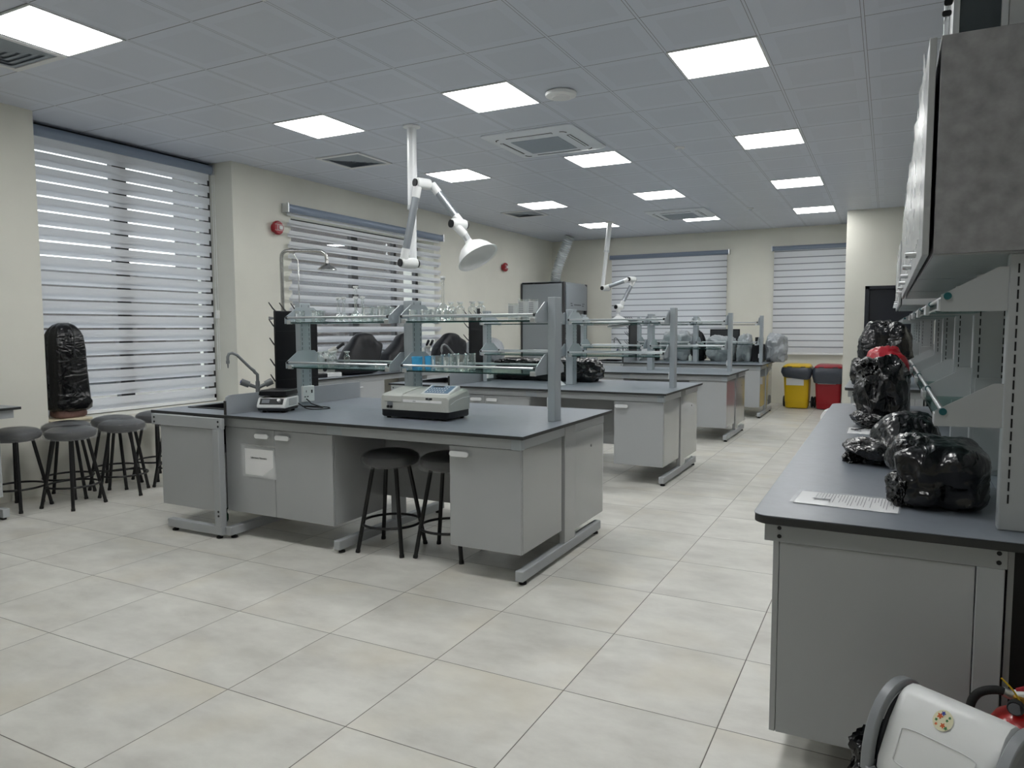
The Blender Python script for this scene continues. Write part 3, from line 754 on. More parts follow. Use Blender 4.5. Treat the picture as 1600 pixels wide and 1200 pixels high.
ld = MB().prism([(y0+.012, B+.154), (y0+.03, B+.1645), (y0+.16, B+.177), (y0+.30, B+.191), (y1-.06, B+.196), (y1-.06, B+.19), (y0+.03, B+.158), (y0+.002, B+.11), (y0-.006, B+.112), (y0-.004, B+.15)], 'x', x0+.04, x0+.215)
build('sample_lid', ld, M['offwhite'], r, bevel=.003)
kp = MB().prism([(y0+.075, B+.166), (y0+.29, B+.214), (y0+.315, B+.212), (y0+.32, B+.185), (y0+.08, B+.160)], 'x', x0+.36, x1-.03)
k = build('control_wedge', kp, M['white'], r, bevel=.004)
def slope(u, dz): return B+.166+(u-.075)*(.048/.215)+dz
pad = MB().add([(x0+.385, y0+.10, slope(.10, .0012)), (x1-.05, y0+.10, slope(.10, .0012)), (x1-.05, y0+.275, slope(.275, .0012)), (x0+.385, y0+.275, slope(.275, .0012))], [(0, 1, 2, 3)])
build('keypad', pad, M['screenblue'], k, smooth=0)
ky = MB()
for i in range(7):
    for j in range(4):
        if j == 3 and i < 5: continue
        u = .118+j*.04; a = x0+.40+i*.025
        ky.add([(a, y0+u, slope(u, .0024)), (a+.014, y0+u, slope(u, .0024)), (a+.014, y0+u+.016, slope(u+.016, .0024)), (a, y0+u+.016, slope(u+.016, .0024))], [(0, 1, 2, 3)])
build('key', ky, M['white'], k, smooth=0)
lc = MB().add([(x0+.41, y0+.232, slope(.232, .0025)), (x0+.51, y0+.232, slope(.232, .0025)), (x0+.51, y0+.266, slope(.266, .0025)), (x0+.41, y0+.266, slope(.266, .0025))], [(0, 1, 2, 3)])
build('display', lc, M['dark'], k, smooth=0)
build('label_strip', box(x0+.23, x1-.06, y0-.0015, y0+.004, B+.112, B+.128), M['paper'], r, smooth=0)
bd = build('badge', box(x0+.45, x0+.51, y0-.001, y0+.006, B+.133, B+.145), M['dark'], r, smooth=0)
text('badge_text', 'UV', (x0+.48, y0-.0018, B+.139), .010, M['satin'], r, FACE_NY)
text('strip_text', 'UV/VIS', (x0+.34, y0-.0022, B+.120), .010, M['inkgrey'], r, FACE_NY)
build('knob_recess', MB().lathe((x0+.10, y0-.002, B+.096), [(0, 0), (.028, 0), (.028, .006), (0, .006)], 24, 'y'), M['inkgrey'], r)
pieces('push_rod', [MB().lathe((x0+.10+dx, y0-.02, B+.078), [(0, 0), (.009, 0), (.010, .02), (0, .02)], 14, 'y') for dx in (-.016, .016)], M['blackmat'], r)
build('side_crease', MB().tube([(x1+.0005, y0+.05, B+.105), (x1+.0005, y0+.16, B+.125), (x1+.0005, y0+.30, B+.138), (x1+.0005, y1-.02, B+.140)], .0022, 6), M['white'], r)
r.scale = (.80, .60, 1.); r.location = (-2.70, 3.925, B)
# hot plate stirrer
hx, hy = -4.00, 3.95
r = thing('hotplate_stirrer', 'small white hotplate stirrer with black plate beside the splash board', 'hotplate', (0, 0, 0))
ORG[r.name] = (0, 0, 0)
w = MB(); 
def hr(z, a, b2, c, d2): return [(u, v, z) for u, v in rrect(a, b2, c, d2, .012, 3)]
build('base', MB().loft([hr(.014, -.10, .10, -.105, .105), hr(.03, -.105, .105, -.11, .11)]), M['dark'], r)
pieces('foot', [MB().lathe((u, v, 0), [(0, 0), (.013, 0), (.013, .016), (0, .016)], 10) for u in (-.07, .07) for v in (-.07, .08)], M['rubber'], r)
build('housing', MB().prism([(-.112, .03), (-.112, .048), (-.085, .092), (-.07, .097), (.10, .097), (.11, .088), (.11, .03)], 'x', -.105, .105), M['white'], r, bevel=.006)
fp = [(-.1105, .052), (-.0872, .0895)]
def fpt(u, t, off=.0015): return (u, fp[0][0]+(fp[1][0]-fp[0][0])*t-off*.8, fp[0][1]+(fp[1][1]-fp[0][1])*t+off*.6)
build('control_panel', MB().add([fpt(-.085, .02), fpt(.085, .02), fpt(.085, .98), fpt(-.085, .98)], [(0, 1, 2, 3)]), M['dark'], r, smooth=0)
build('display', MB().add([fpt(-.07, .25, .003), fpt(-.015, .25, .003), fpt(-.015, .8, .003), fpt(-.07, .8, .003)], [(0, 1, 2, 3)]), M['inkgrey'], r, smooth=0)
build('knob', MB().tube([fpt(.055, .62, 0), fpt(.055, .62, .016)], .011, 16), M['white'], r)
vg = MB()
for i in range(5): vg.box(.1045, .1062, -.055, .07, .045+i*.009, .048+i*.009)
build('vent_slot', vg, M['inkgrey'], r, smooth=0)
build('plate_neck', MB().lathe((0, .01, .096), [(0, 0), (.06, 0), (.06, .012), (0, .012)], 24), M['dark'], r)
build('hot_plate', MB().loft([hr(.107, -.095, .095, -.085, .105), hr(.112, -.102, .102, -.092, .112), hr(.136, -.098, .098, -.088, .108), hr(.143, -.09, .09, -.08, .10)]), M['blackmat'], r)
r.location = (-3.868, 3.83, B); r.rotation_euler.z = .34; r.scale = (1.02, 1.02, 1.1)
# its cable lies coiled on the worktop
cp = [(-3.80, 3.955, B+.05), (-3.79, 4.0, B+.02), (-3.78, 4.02, B+.006), (-3.70, 4.0, B+.006), (-3.64, 4.04, B+.006), (-3.63, 4.10, B+.006), (-3.70, 4.15, B+.006), (-3.80, 4.14, B+.008), (-3.86, 4.08, B+.012), (-3.82, 4.03, B+.016), (-3.74, 4.03, B+.016), (-3.69, 4.07, B+.010), (-3.71, 4.11, B+.010), (-3.80, 4.10, B+.03), (-3.88, 4.16, B+.04), (-3.902, 4.15, B+.06)]
def smooth_pts(P, n=6):
    P = [Vector(p) for p in P]; out = []
    for i in range(len(P)-1):
        a, b2, c, d2 = P[max(i-1, 0)], P[i], P[i+1], P[min(i+2, len(P)-1)]
        for k in range(n):
            t = k/n
            out.append(.5*((2*b2)+(c-a)*t+(2*a-5*b2+4*c-d2)*t*t+(-a+3*b2-3*c+d2)*t**3))
    return out+[P[-1]]
o = build('power_cable', MB().tube(smooth_pts(cp), .004, 8), M['rubber'], None, (-3.75, 4.07, B))
tag(o, 'black power cable looped on the worktop behind the hotplate', 'cable')
# glassware -----------------------------------------------------------------
def beaker(rad, h): return lambda r, x, y, z: (
    build('vessel', MB().lathe((x, y, z), [(0, .0005), (rad*.93, .0005), (rad, .006), (rad, h-.006), (rad*1.06, h), (rad*.96, h-.003), (rad*.95, .008), (0, .006)], 22, cap=False), M['glass'], r),
    build('printed_scale', MB().box(x-.004+rad*.0, x+.004, y-rad-.0008, y-rad-.0002, z+h*.3, z+h*.75), M['white'], r, smooth=0))
def flask(rad, h, hn, stop=True):
    def f(r, x, y, z):
        build('vessel', MB().lathe((x, y, z), [(0, .0005), (rad*.7, .0005), (rad, rad*.5), (rad*.98, rad*1.0), (rad*.6, rad*1.6), (.012, rad*1.95), (.0105, rad*2.4), (.0105, h-.015), (.015, h-.004), (.014, h)], 22, cap=False), M['glass'], r)
        if stop: build('stopper', MB().lathe((x, y, z+h-.006), [(0, 0), (.010, 0), (.012, .008), (.019, .010), (.019, .020), (0, .022)], 16), M['white'], r)
    return f
def bottle(rad, h, badge=False):
    def f(r, x, y, z):
        build('vessel', MB().lathe((x, y, z), [(0, .0005), (rad, .0005), (rad, h*.62), (rad*.9, h*.70), (.014, h*.78), (.013, h*.88), (.017, h*.9)], 22, cap=False), M['glass'], r)
        build('stopper', MB().lathe((x, y, z+h*.87), [(0, 0), (.011, 0), (.011, h*.05), (.02, h*.06), (.022, h*.12), (0, h*.13)], 16), M['white'], r)
        if badge: build('printed_mark', box(x-.010, x+.012, y-rad-.0012, y-rad-.0004, z+h*.34, z+h*.62), M['ink'], r, smooth=0)
    return f
def cylinder_jar(rad, h):
    def f(r, x, y, z):
        build('vessel', MB().lathe((x, y, z), [(0, .0005), (rad, .0005), (rad, h), (rad*.94, h), (rad*.94, .006), (0, .005)], 22, cap=False), M['glass'], r)
        pr = MB()
        for i in range(7): pr.box(x-rad*.5, x+rad*.5, y-rad-.0016, y-rad-.0006, z+h*(.25+.09*i), z+h*(.29+.09*i))
        build('printed_label', pr, M['inkgrey'], r, smooth=0)
        build('label_sheet', MB().lathe((x, y, z+h*.15), [(rad+.0004, 0), (rad+.0004, h*.75)], 22, cap=False), film('milky_label', (235, 238, 238), .45, .3), r)
    return f
def put(name, fn, x, y, z, label, cat, group):
    r = thing(name, label, cat, (x, y, z), group); fn(r, x, y, z); return r
row = [(-3.86, 4.06), (-3.79, 4.20), (-3.73, 4.09)]
for q, ((x, y), w) in enumerate(zip(row, ('leftmost', 'rear', 'right'))):
    put('beaker', beaker(.036, .085), x, y, ZU, 'clear glass beaker by the left upright of the upper shelf, %s of three' % w, 'beaker', 'beakers at the left end of the upper shelf')
for (x, w) in ((-3.545, 'first from the left'), (-3.495, 'second from the left'), (-3.385, 'third, right of the tall flask'), (-3.325, 'fourth from the left')):
    put('volumetric_flask', flask(.030, .165, .05), x, 4.12, ZU, 'small stoppered flask on the left upper shelf, %s' % w, 'flask', 'small volumetric flasks on the upper shelf')
put('volumetric_flask', flask(.042, .245, .1), -3.45, 4.2, ZU, 'tall stoppered volumetric flask rising above the small flasks', 'flask', None)
for q, (x, y) in enumerate(((-3.30, 4.25), (-3.24, 4.07), (-3.16, 4.18), (-3.09, 4.05), (-3.06, 4.26), (-3.20, 4.33))):
    w = ('back row, left', 'front row, left', 'middle', 'front row, right by the bracket', 'back row, right', 'rearmost')[q]
    put('beaker', beaker(.040, .105), x, y, ZU, 'glass beaker in the group left of the middle bracket, %s' % w, 'beaker', 'beakers left of the middle bracket')
for q, (x, y) in enumerate(((-2.86, 4.07), (-2.80, 4.2), (-2.75, 4.06), (-2.66, 4.05), (-2.70, 4.28))):
    w = ('leftmost', 'second, further back', 'third', 'fourth, below the big flask', 'rear')[q]
    put('beaker', beaker(.034, .078), x, y, ZU, 'low glass beaker right of the middle upright on top, %s' % w, 'beaker', 'low beakers right of the middle upright')
put('volumetric_flask', flask(.062, .285, .15), -2.675, 4.16, ZU, 'largest volumetric flask with white stopper, standing alone high on the upper shelf', 'flask', None)
for q, x in enumerate((-2.56, -2.49, -2.395, -2.335)):
    put('reagent_bottle', bottle(.030, .125, q == 3), x, 4.08, ZU, 'white-stoppered reagent bottle, upper shelf, %s' % ('first from the left', 'second from the left', 'third from the left', 'fourth from the left, dark printed mark')[q], 'bottle', 'reagent bottles on the upper shelf')
for q, (x, h) in enumerate(((-2.095, .105), (-2.025, .13), (-1.955, .13))):
    put('labelled_jar', cylinder_jar(.031, h), x, 4.07, ZU, 'glass jar with printed label at the aisle end of the upper shelf, %s' % ('short left one', 'middle one', 'right one')[q], 'jar', 'labelled jars on the upper shelf')
for q, (x, y) in enumerate(((-3.71, 4.16), (-3.665, 4.05), (-3.61, 4.14), (-3.565, 4.05), (-3.535, 4.19))):
    put('sample_bottle', bottle(.022, .115), x, y, ZL, 'small glass bottle clustered on the lower left shelf, %s' % ('leftmost', 'front left', 'middle', 'front right', 'rear right')[q], 'bottle', 'small bottles on the lower shelf')
for q, (x, y) in enumerate(((-3.14, 4.05), (-3.085, 4.14), (-3.045, 4.04), (-3.04, 4.24))):
    put('glass_dish', beaker(.030, .04), x, y, ZL, 'low glass dish on the lower shelf left of the middle bracket, %s' % ('left', 'middle', 'right', 'rear')[q], 'dish', 'low dishes on the lower shelf')
for q, (x, y) in enumerate(((-2.80, 4.03), (-2.77, 4.14))):
    r = thing('blue_beaker', 'blue tinted plastic beaker on the lower shelf, %s' % ('in front', 'behind')[q], 'beaker', (x, y, ZL), 'blue beakers')
    build('vessel', MB().lathe((x, y, ZL), [(0, .0005), (.034, .0005), (.038, .09), (.036, .09), (.033, .006), (0, .004)], 22, cap=False), M['blueglass'], r)
    build('rim', MB().tube([(x+.0385*math.cos(i*PI/12), y+.0385*math.sin(i*PI/12), ZL+.09) for i in range(25)], .0022, 6, cap=False), M['blueglass'], r)
for q, (x, y, h) in enumerate(((-2.69, 4.22, .10), (-2.66, 4.05, .10), (-2.585, 4.15, .11), (-2.56, 4.04, .095), (-2.50, 4.22, .11), (-2.47, 4.06, .11))):
    put('beaker', beaker(.038, h), x, y, ZL, 'glass beaker right of the blue ones, lower shelf, %s' % ('rear left', 'front left', 'rear middle', 'front middle', 'rear right', 'front right')[q], 'beaker', 'beakers on the lower right shelf')
# soap bottles by the second sink
r = thing('dispenser_bottle', 'small clear bottle with white pump beside the second tap', 'bottle', (-4.13, 6.66, B))
build('vessel', MB().lathe((-4.13, 6.66, B), [(0, .0005), (.03, .0005), (.03, .11), (.02, .13), (.012, .14), (0, .14)], 18), M['pane'], r)
build('pump', MB().lathe((-4.13, 6.62, B+.138), [(0, 0), (.014, 0), (.014, .02), (.005, .022), (.005, .045), (.016, .046), (.016, .056), (0, .056)], 14), M['white'], r)
r = thing('dispenser_bottle', 'bottle with yellow label and white cap beside the second tap', 'bottle', (-4.087, 6.82, B))
build('vessel', MB().lathe((-4.087, 6.82, B), [(0, .0005), (.05, .0005), (.052, .10), (.05, .175), (.03, .20), (.014, .21), (0, .21)], 20), M['pane'], r)
build('label', MB().lathe((-4.087, 6.82, B+.115), [(.0535, 0), (.0535, .058)], 20, cap=False), M['yellow'], r)
build('cap', MB().lathe((-4.087, 6.82, B+.208), [(0, 0), (.012, 0), (.014, .025), (.03, .027), (.03, .04), (0, .042)], 16), M['white'], r)
# long wrapped bundle on the second bench
r = thing('wrapped_bundle', 'long black plastic wrapped bundle lying on the second island bench', 'wrapped bundle', (-3.3, 7.45, B))
build('bag', crumple((-3.50, 7.47, B), (1.05, .36, .25), 3, .12, 5., 5.), M['bag'], r, smooth=60)
build('loose_end', crumple((-2.98, 7.46, B), (.42, .38, .255), 9, .2, 4., 3.), M['bag'], r, smooth=60)
r = thing('plastic_funnel', 'white upturned funnel beside the black wrapped bundle', 'funnel', (-3.02, 6.86, B))
build('cone', MB().lathe((-3.02, 6.86, B), [(.085, 0), (.085, .006), (.02, .06), (.012, .065), (.012, .09), (.009, .09), (.009, .063), (.08, 0)], 24, cap=False), M['white'], r)
build('rim', MB().tube([(-3.02+.085*math.cos(i*PI/16), 6.86+.085*math.sin(i*PI/16), B+.004) for i in range(33)], .004, 6, cap=False), M['white'], r)
# ------------------------------------------------------------------ bench along the left wall
LX = -5.88
r = thing('bench_frame', 'grey frame of the long side bench below the open-banded blind', 'bench frame', (-6.2, 9., 0))
for y in (6.45, 7.9, 9.6, 11.2):
    f = build('foot', box(-6.48, LX-.03, y, y+.05, .02, .085), M['steel'], r, bevel=.004)
    pieces('leveller', [box(-6.4, -6.36, y+.01, y+.04, 0, .021), box(LX-.09, LX-.05, y+.01, y+.04, 0, .021)], M['rubber'], f, 0, 0)
    build('post', box(-6.48, -6.43, y, y+.05, .085, .83), M['steel'], r, smooth=0)
build('rail', box(LX-.06, LX-.03, 6.42, 11.4, .766, .829), M['steel'], r, bevel=.002)
build('rail', box(-6.48, LX-.06, 6.42, 6.455, .766, .829), M['steel'], r, bevel=.002)
r = thing('worktop', 'slate grey worktop of the long side bench, carrying the covered microscopes', 'worktop', (-6.2, 9, .83))
build('top_surface', box(-6.495, LX, 6.40, 11.45, .848, .85), M['top'], r, smooth=0); build('core', box(-6.495, LX, 6.40, 11.45, .83, .848), M['edge'], r, smooth=0)
def sidecab(y0, y1, lab, drawers):
    c = thing('base_cabinet', lab, 'cabinet', (-6.15, (y0+y1)/2, .17), 'side bench cabinets')
    build('carcass', box(-6.42, LX-.05, y0, y1, .17, .765), M['panel'], c, bevel=.002)
    if drawers:
        n = 4; hh = .594/n
        for i in range(n):
            d = build('drawer', box(LX-.05, LX-.032, y0+.002, y1-.002, .17+i*hh+.002, .17+(i+1)*hh-.002), M['panel'], c, bevel=.002)
            build('handle', MB().tube([(LX-.033, (y0+y1)/2-.08, .17+(i+.6)*hh), (LX-.01, (y0+y1)/2-.06, .17+(i+.6)*hh), (LX-.01, (y0+y1)/2+.06, .17+(i+.6)*hh), (LX-.033, (y0+y1)/2+.08, .17+(i+.6)*hh)], .007, 8), M['satin'], d)
    else:
        ym = (y0+y1)/2
        for a, b2, s in ((y0, ym, -.06), (ym, y1, .06)):
            d = build('door', box(LX-.05, LX-.032, a+.0015, b2-.0015, .17, .763), M['panel'], c, bevel=.002)
            build('handle', MB().tube([(LX-.033, ym+s-.045, .70), (LX-.01, ym+s-.04, .70), (LX-.01, ym+s+.04, .70), (LX-.033, ym+s+.045, .70)], .007, 8), M['satin'], d)
sidecab(6.6, 7.75, 'grey double-door cabinet of the side bench, nearest the camera', False)
sidecab(8.75, 9.55, 'grey drawer unit in the side bench below the third covered microscope', True)
# microscopes under black covers
def covered(label, outline, seed, x=-6.12, hw=.17):
    """cover pulled over a microscope: the side outline (y, z), narrowing towards both faces and falling in folds"""
    cy = sum(p[0] for p in outline)/len(outline)
    r = thing('covered_microscope', label, 'covered microscope', (x, cy, B), 'microscopes under black covers')
    P = []
    n = len(outline)
    for i in range(n):
        a, b2 = outline[i], outline[(i+1) % n]
        for k in range(6): P.append((a[0]+(b2[0]-a[0])*k/6, a[1]+(b2[1]-a[1])*k/6))
    for _ in range(3): P = [((P[i-1][0]+2*P[i][0]+P[(i+1) % len(P)][0])/4, max(B+.0015, (P[i-1][1]+2*P[i][1]+P[(i+1) % len(P)][1])/4)) for i in range(len(P))]
    zc = B+.15; rings = []
    for t in (-1, -.97, -.85, -.6, -.2, .2, .6, .85, .97, 1):
        s = 1-.30*abs(t)**5-.12*(abs(t) > .99)
        ring = []
        for (y, z) in P:
            hgt = max(0, (z-B)/.5)
            xo = x+t*hw*(1-.45*hgt)+.012*noise.noise(Vector((y*9, z*6, seed+t)))
            f = 1+.035*noise.noise(Vector((t*2.2, y*5, seed*3.+z*4)))
            ring.append((xo, cy+(y-cy)*s*f, max(B+.0012, zc+(z-zc)*s*f)))
        rings.append(ring)
    build('dust_cover', MB().loft(rings), M['cover'], r, smooth=70)
    return r
def eyepiece_head(y, z, label, x=-6.1):
    r = thing('microscope', label, 'microscope', (x, y, B), 'uncovered microscopes on the side bench')
    build('base', MB().loft([[(x+u, y+v, q) for u, v in rrect(-.09, .09, -.11, .11, .03, 4)] for q in (B+.001, B+.05)]), M['white'], r, bevel=.004)
    build('arm', MB().tube(smooth_pts([(x, y+.08, B+.05), (x, y+.10, B+.16), (x, y+.07, B+.27), (x, y+.02, B+.30)]), .03, 10), M['white'], r)
    build('stage', box(x-.08, x+.08, y-.10, y+.06, B+.15, B+.165), M['blackmat'], r, bevel=.003)
    build('nosepiece', MB().tube([(x, y-.02, B+.29), (x, y-.03, B+.24)], [.035, .028], 14), M['satin'], r)
    for s in (-.02, .02): build('objective', MB().tube([(x+s, y-.03+s, B+.245), (x+s*1.4, y-.04+s, B+.19)], [.012, .009], 10), M['satin'], r)
    build('head', MB().tube([(x, y+.03, B+.29), (x, y-.06, B+.345)], [.045, .04], 12), M['offwhite'], r)
    for s in (-.032, .032): build('eyepiece', MB().tube([(x+s, y-.06, B+.345), (x+s, y-.145, B+.41)], [.017, .02], 12), M['blackmat'], r)
    build('focus_knob', MB().tube([(x-.07, y+.09, B+.09), (x+.07, y+.09, B+.09)], .025, 14), M['blackmat'], r)
    return r
m = eyepiece_head(6.95, 1.2, 'uncovered white microscope with black eyepieces, left of the covered ones'); m.rotation_euler.z = PI*.75
covered('black dust cover over a microscope, left of three, widest in view', [(7.10, B), (7.13, .98), (7.22, 1.145), (7.30, 1.224), (7.43, 1.345), (7.51, 1.380), (7.60, 1.388), (7.706, 1.376), (7.80, 1.281), (7.92, 1.236), (7.885, 1.16), (7.79, .99), (7.76, B)], 1)
covered('black dust cover over a microscope, middle of three, behind the middle upright', [(7.96, B), (7.98, 1.01), (8.03, 1.094), (8.15, 1.161), (8.284, 1.247), (8.393, 1.361), (8.485, 1.375), (8.66, 1.345), (8.77, 1.19), (8.72, .96), (8.71, B)], 2)
m = eyepiece_head(9.05, 1.2, 'uncovered microscope with black eyepieces between the middle upright and the right cover'); m.rotation_euler.z = PI*.3
covered('black dust cover over a microscope, right of three, behind the second tap', [(9.30, B), (9.285, .94), (9.29, 1.13), (9.42, 1.245), (9.62, 1.361), (9.717, 1.374), (9.89, 1.342), (9.966, 1.297), (10.13, 1.243), (10.10, 1.14), (10.02, 1.04), (9.88, .91), (9.87, B)], 3)
for (y, w, lab, s) in ((10.55, .42, 'clear grey plastic bag over equipment on the side bench, next to the right black cover', 4), (11.2, .45, 'clear grey plastic bag over equipment at the far end of the side bench', 5)):
    o = build('plastic_wrapped_equipment', crumple((-6.15, y, B), (.36, w, .42), s, .14, 3.4, 2.6, top_narrow=.35), M['greysheet'], None, (-6.15, y, B), smooth=60)
    tag(o, lab, 'wrapped equipment', 'wrapped equipment on the side bench')
r = thing('slide_case', 'flat black case with a white end lying at the near end of the side bench', 'case', (-6.15, 6.72, B))
build('case', box(-6.26, -6.04, 6.50, 6.80, B+.0005, B+.05), M['blackmat'], r, bevel=.008)
build('end_plate', box(-6.255, -6.045, 6.802, 6.83, B+.0005, B+.048), M['white'], r, bevel=.004)
# near side bench cut by the left edge of the view
r = thing('bench_frame', 'grey frame of the side bench cut off by the left picture edge', 'bench frame', (-6.2, 2.2, 0))
for y in (3.02, 1.6, .2):
    f = build('foot', box(-6.48, -5.89, y, y+.05, .02, .085), M['steel'], r, bevel=.004); build('leveller', box(-5.96, -5.92, y+.01, y+.04, 0, .021), M['rubber'], f, smooth=0)
    build('post', box(-6.48, -6.43, y, y+.05, .085, .83), M['steel'], r, smooth=0)
build('rail', box(-5.965, -5.935, 0., 3.16, .766, .829), M['steel'], r, bevel=.002)
build('rail', box(-6.48, -5.965, 3.12, 3.16, .766, .829), M['steel'], r, bevel=.002)
r = thing('worktop', 'slate grey worktop corner at the left picture edge', 'worktop', (-6.2, 1.6, .83))
build('top_surface', box(-6.495, -5.905, 0, 3.20, .848, .85), M['top'], r, smooth=0); build('core', box(-6.495, -5.905, 0, 3.20, .83, .848), M['edge'], r, smooth=0)
c = thing('base_cabinet', 'grey cabinet below the worktop at the left picture edge', 'cabinet', (-6.2, 2.5, .17))
build('carcass', box(-6.42, -5.965, 1.9, 3.06, .17, .765), M['panel'], c, bevel=.002); build('door', box(-5.964, -5.945, 2.48, 3.058, .17, .763), M['panel'], c, bevel=.002); build('door', box(-5.964, -5.945, 1.902, 2.476, .17, .763), M['panel'], c, bevel=.002)
# black bag standing on the sill
r = thing('bagged_object', 'tall black plastic bag standing on the window sill above the stools', 'wrapped object', (-6.66, 4.0, W1[2]+.022))
zb = W1[2]+.0225
rings = []
N = 56
for t, w in ((0, .80), (.03, 1.0), (.10, 1.04), (.14, .97), (.3, .93), (.5, .92), (.7, .90), (.85, .82), (.93, .66), (.975, .46), (1., .22)):
    ring = []
    for j in range(N):
        a = 2*PI*j/N; cc, ss = math.cos(a), math.sin(a); k = (abs(cc)**3+abs(ss)**3)**(-1/3)
        fo = 1+.04*math.sin(a*9+2)*(.4+t)+.07*noise.noise(Vector((cc*2.4, ss*2.4, t*3)))
        ring.append((-6.62+cc*k*w*.13*fo, 3.985+ss*k*w*.178*fo+.02*(1-t), zb+.06+(1.50-zb-.06)*t))
    rings.append(ring)
build('bag', MB().loft(rings), M['bag'], r, smooth=70)
build('cut', MB().tube(smooth_pts([(-6.485, 3.99, 1.20), (-6.483, 3.99, 1.38), (-6.52, 3.985, 1.47)]), .004, 6), M['dark'], r)
build('inner_parcel', crumple((-6.62, 3.99, zb), (.2, .26, .12), 6, .06, 3., 5.), mat('brownish_parcel', (110, 82, 76), .7, noise_amt=.3, noise_scale=20), r, smooth=60)
# ------------------------------------------------------------------ fume hood in the far left corner
hx0, hx1, hy0, hy1, hz = -6.47, -5.54, 12.95, 14.16, 2.33
r = thing('fume_hood', 'tall grey fume hood with dark corner strips in the far left corner', 'fume hood', (-6.0, 13.5, 0))
build('side_panel', box(hx0, hx1-.07, hy0, hy0+.04, .0, hz), M['hoodgrey'], r, bevel=.003)
build('side_panel', box(hx0, hx1-.07, hy1-.04, hy1, .0, hz), M['hoodgrey'], r, bevel=.003)
build('back_panel', box(hx0, hx0+.03, hy0+.04, hy1-.04, .0, hz), M['hoodgrey'], r, smooth=0)
build('top_panel', box(hx0, hx1-.07, hy0, hy1, hz-.03, hz+.005), M['hoodgrey'], r, smooth=0)
build('corner_strip', box(hx1-.07, hx1-.02, hy0, hy0+.075, 0, hz), M['frame'], r, bevel=.01)
build('corner_strip', box(hx1-.07, hx1-.02, hy1-.075, hy1, 0, hz), M['frame'], r, bevel=.01)
build('rear_strip', box(hx0-.012, hx0+.015, hy0-.012, hy0+.02, 0, hz-.02), M['frame'], r, smooth=0)
fr = MB().prism([(hx1-.07, 1.79), (hx1+.0, 1.79), (hx1+.0, hz-.06), (hx1-.05, hz+.002), (hx1-.07, hz)], 'y', hy0+.076, hy1-.076)
f = build('upper_front', fr, M['hoodgrey'], r, bevel=.004)
lg = MB()
for (y, z) in ((13.22, 1.91), (13.27, 1.91), (13.24, 1.87), (13.29, 1.87), (13.84, 1.91), (13.90, 1.91), (13.82, 1.87), (13.87, 1.87)): lg.box(hx1+.0002, hx1+.002, y, y+.035, z, z+.018)
for i in range(6): lg.box(hx1+.0002, hx1+.002, 13.40+i*.062, 13.445+i*.062, 1.885, 1.905)
build('front_marking', lg, M['dark'], f, smooth=0)
build('sash_glass', box(hx1-.06, hx1-.05, hy0+.08, hy1-.08, 1.25, 1.79), M['pane'], r, smooth=0)
build('sash_handle', box(hx1-.055, hx1-.02, hy0+.08, hy1-.08, 1.22, 1.25), M['satin'], r, bevel=.004)
build('work_surface', box(hx0+.03, hx1-.03, hy0+.04, hy1-.04, .86, .90), M['top'], r, smooth=0)
build('control_strip', box(hx1-.07, hx1-.02, hy0+.076, hy1-.076, .76, .86), M['steel'], r, smooth=0)
pieces('cabinet_door', [box(hx1-.08, hx1-.03, hy0+.076, 13.55, .1, .755), box(hx1-.08, hx1-.03, 13.555, hy1-.076, .1, .755)], M['hoodgrey'], r, .003)
build('inner_baffle', box(hx0+.06, hx0+.075, hy0+.06, hy1-.06, .92, 2.1), M['hoodgrey'], r, smooth=0)
n = build('notice_sheet', box(-5.79, -5.66, hy0-.004, hy0-.0005, 1.24, 1.52), M['paper'], r, smooth=0)
build('notice_print', MB().box(-5.765, -5.69, hy0-.0055, hy0-.0042, 1.47, 1.48).box(-5.765, -5.70, hy0-.0055, hy0-.0042, 1.44, 1.45).box(-5.765, -5.72, hy0-.0055, hy0-.0042, 1.40, 1.41).box(-5.74, -5.70, hy0-.0055, hy0-.0042, 1.28, 1.33), M['inkgrey'], n, smooth=0)
# flexible foil duct
cen = smooth_pts([(-6.03, 13.6, hz+.006), (-6.03, 13.6, 2.42), (-5.99, 13.6, 2.62), (-5.90, 13.6, 2.86), (-5.80, 13.6, 3.08), (-5.72, 13.6, H-.002)], 11)
rad = [.098+.014*(1 if i % 2 else -1) for i in range(len(cen))]
o = build('exhaust_duct', MB().tube(cen, rad, 18), M['foil'], None, (-6.03, 13.6, hz+.006), smooth=20)
tag(o, 'ribbed foil duct rising from the fume hood to the ceiling', 'duct')
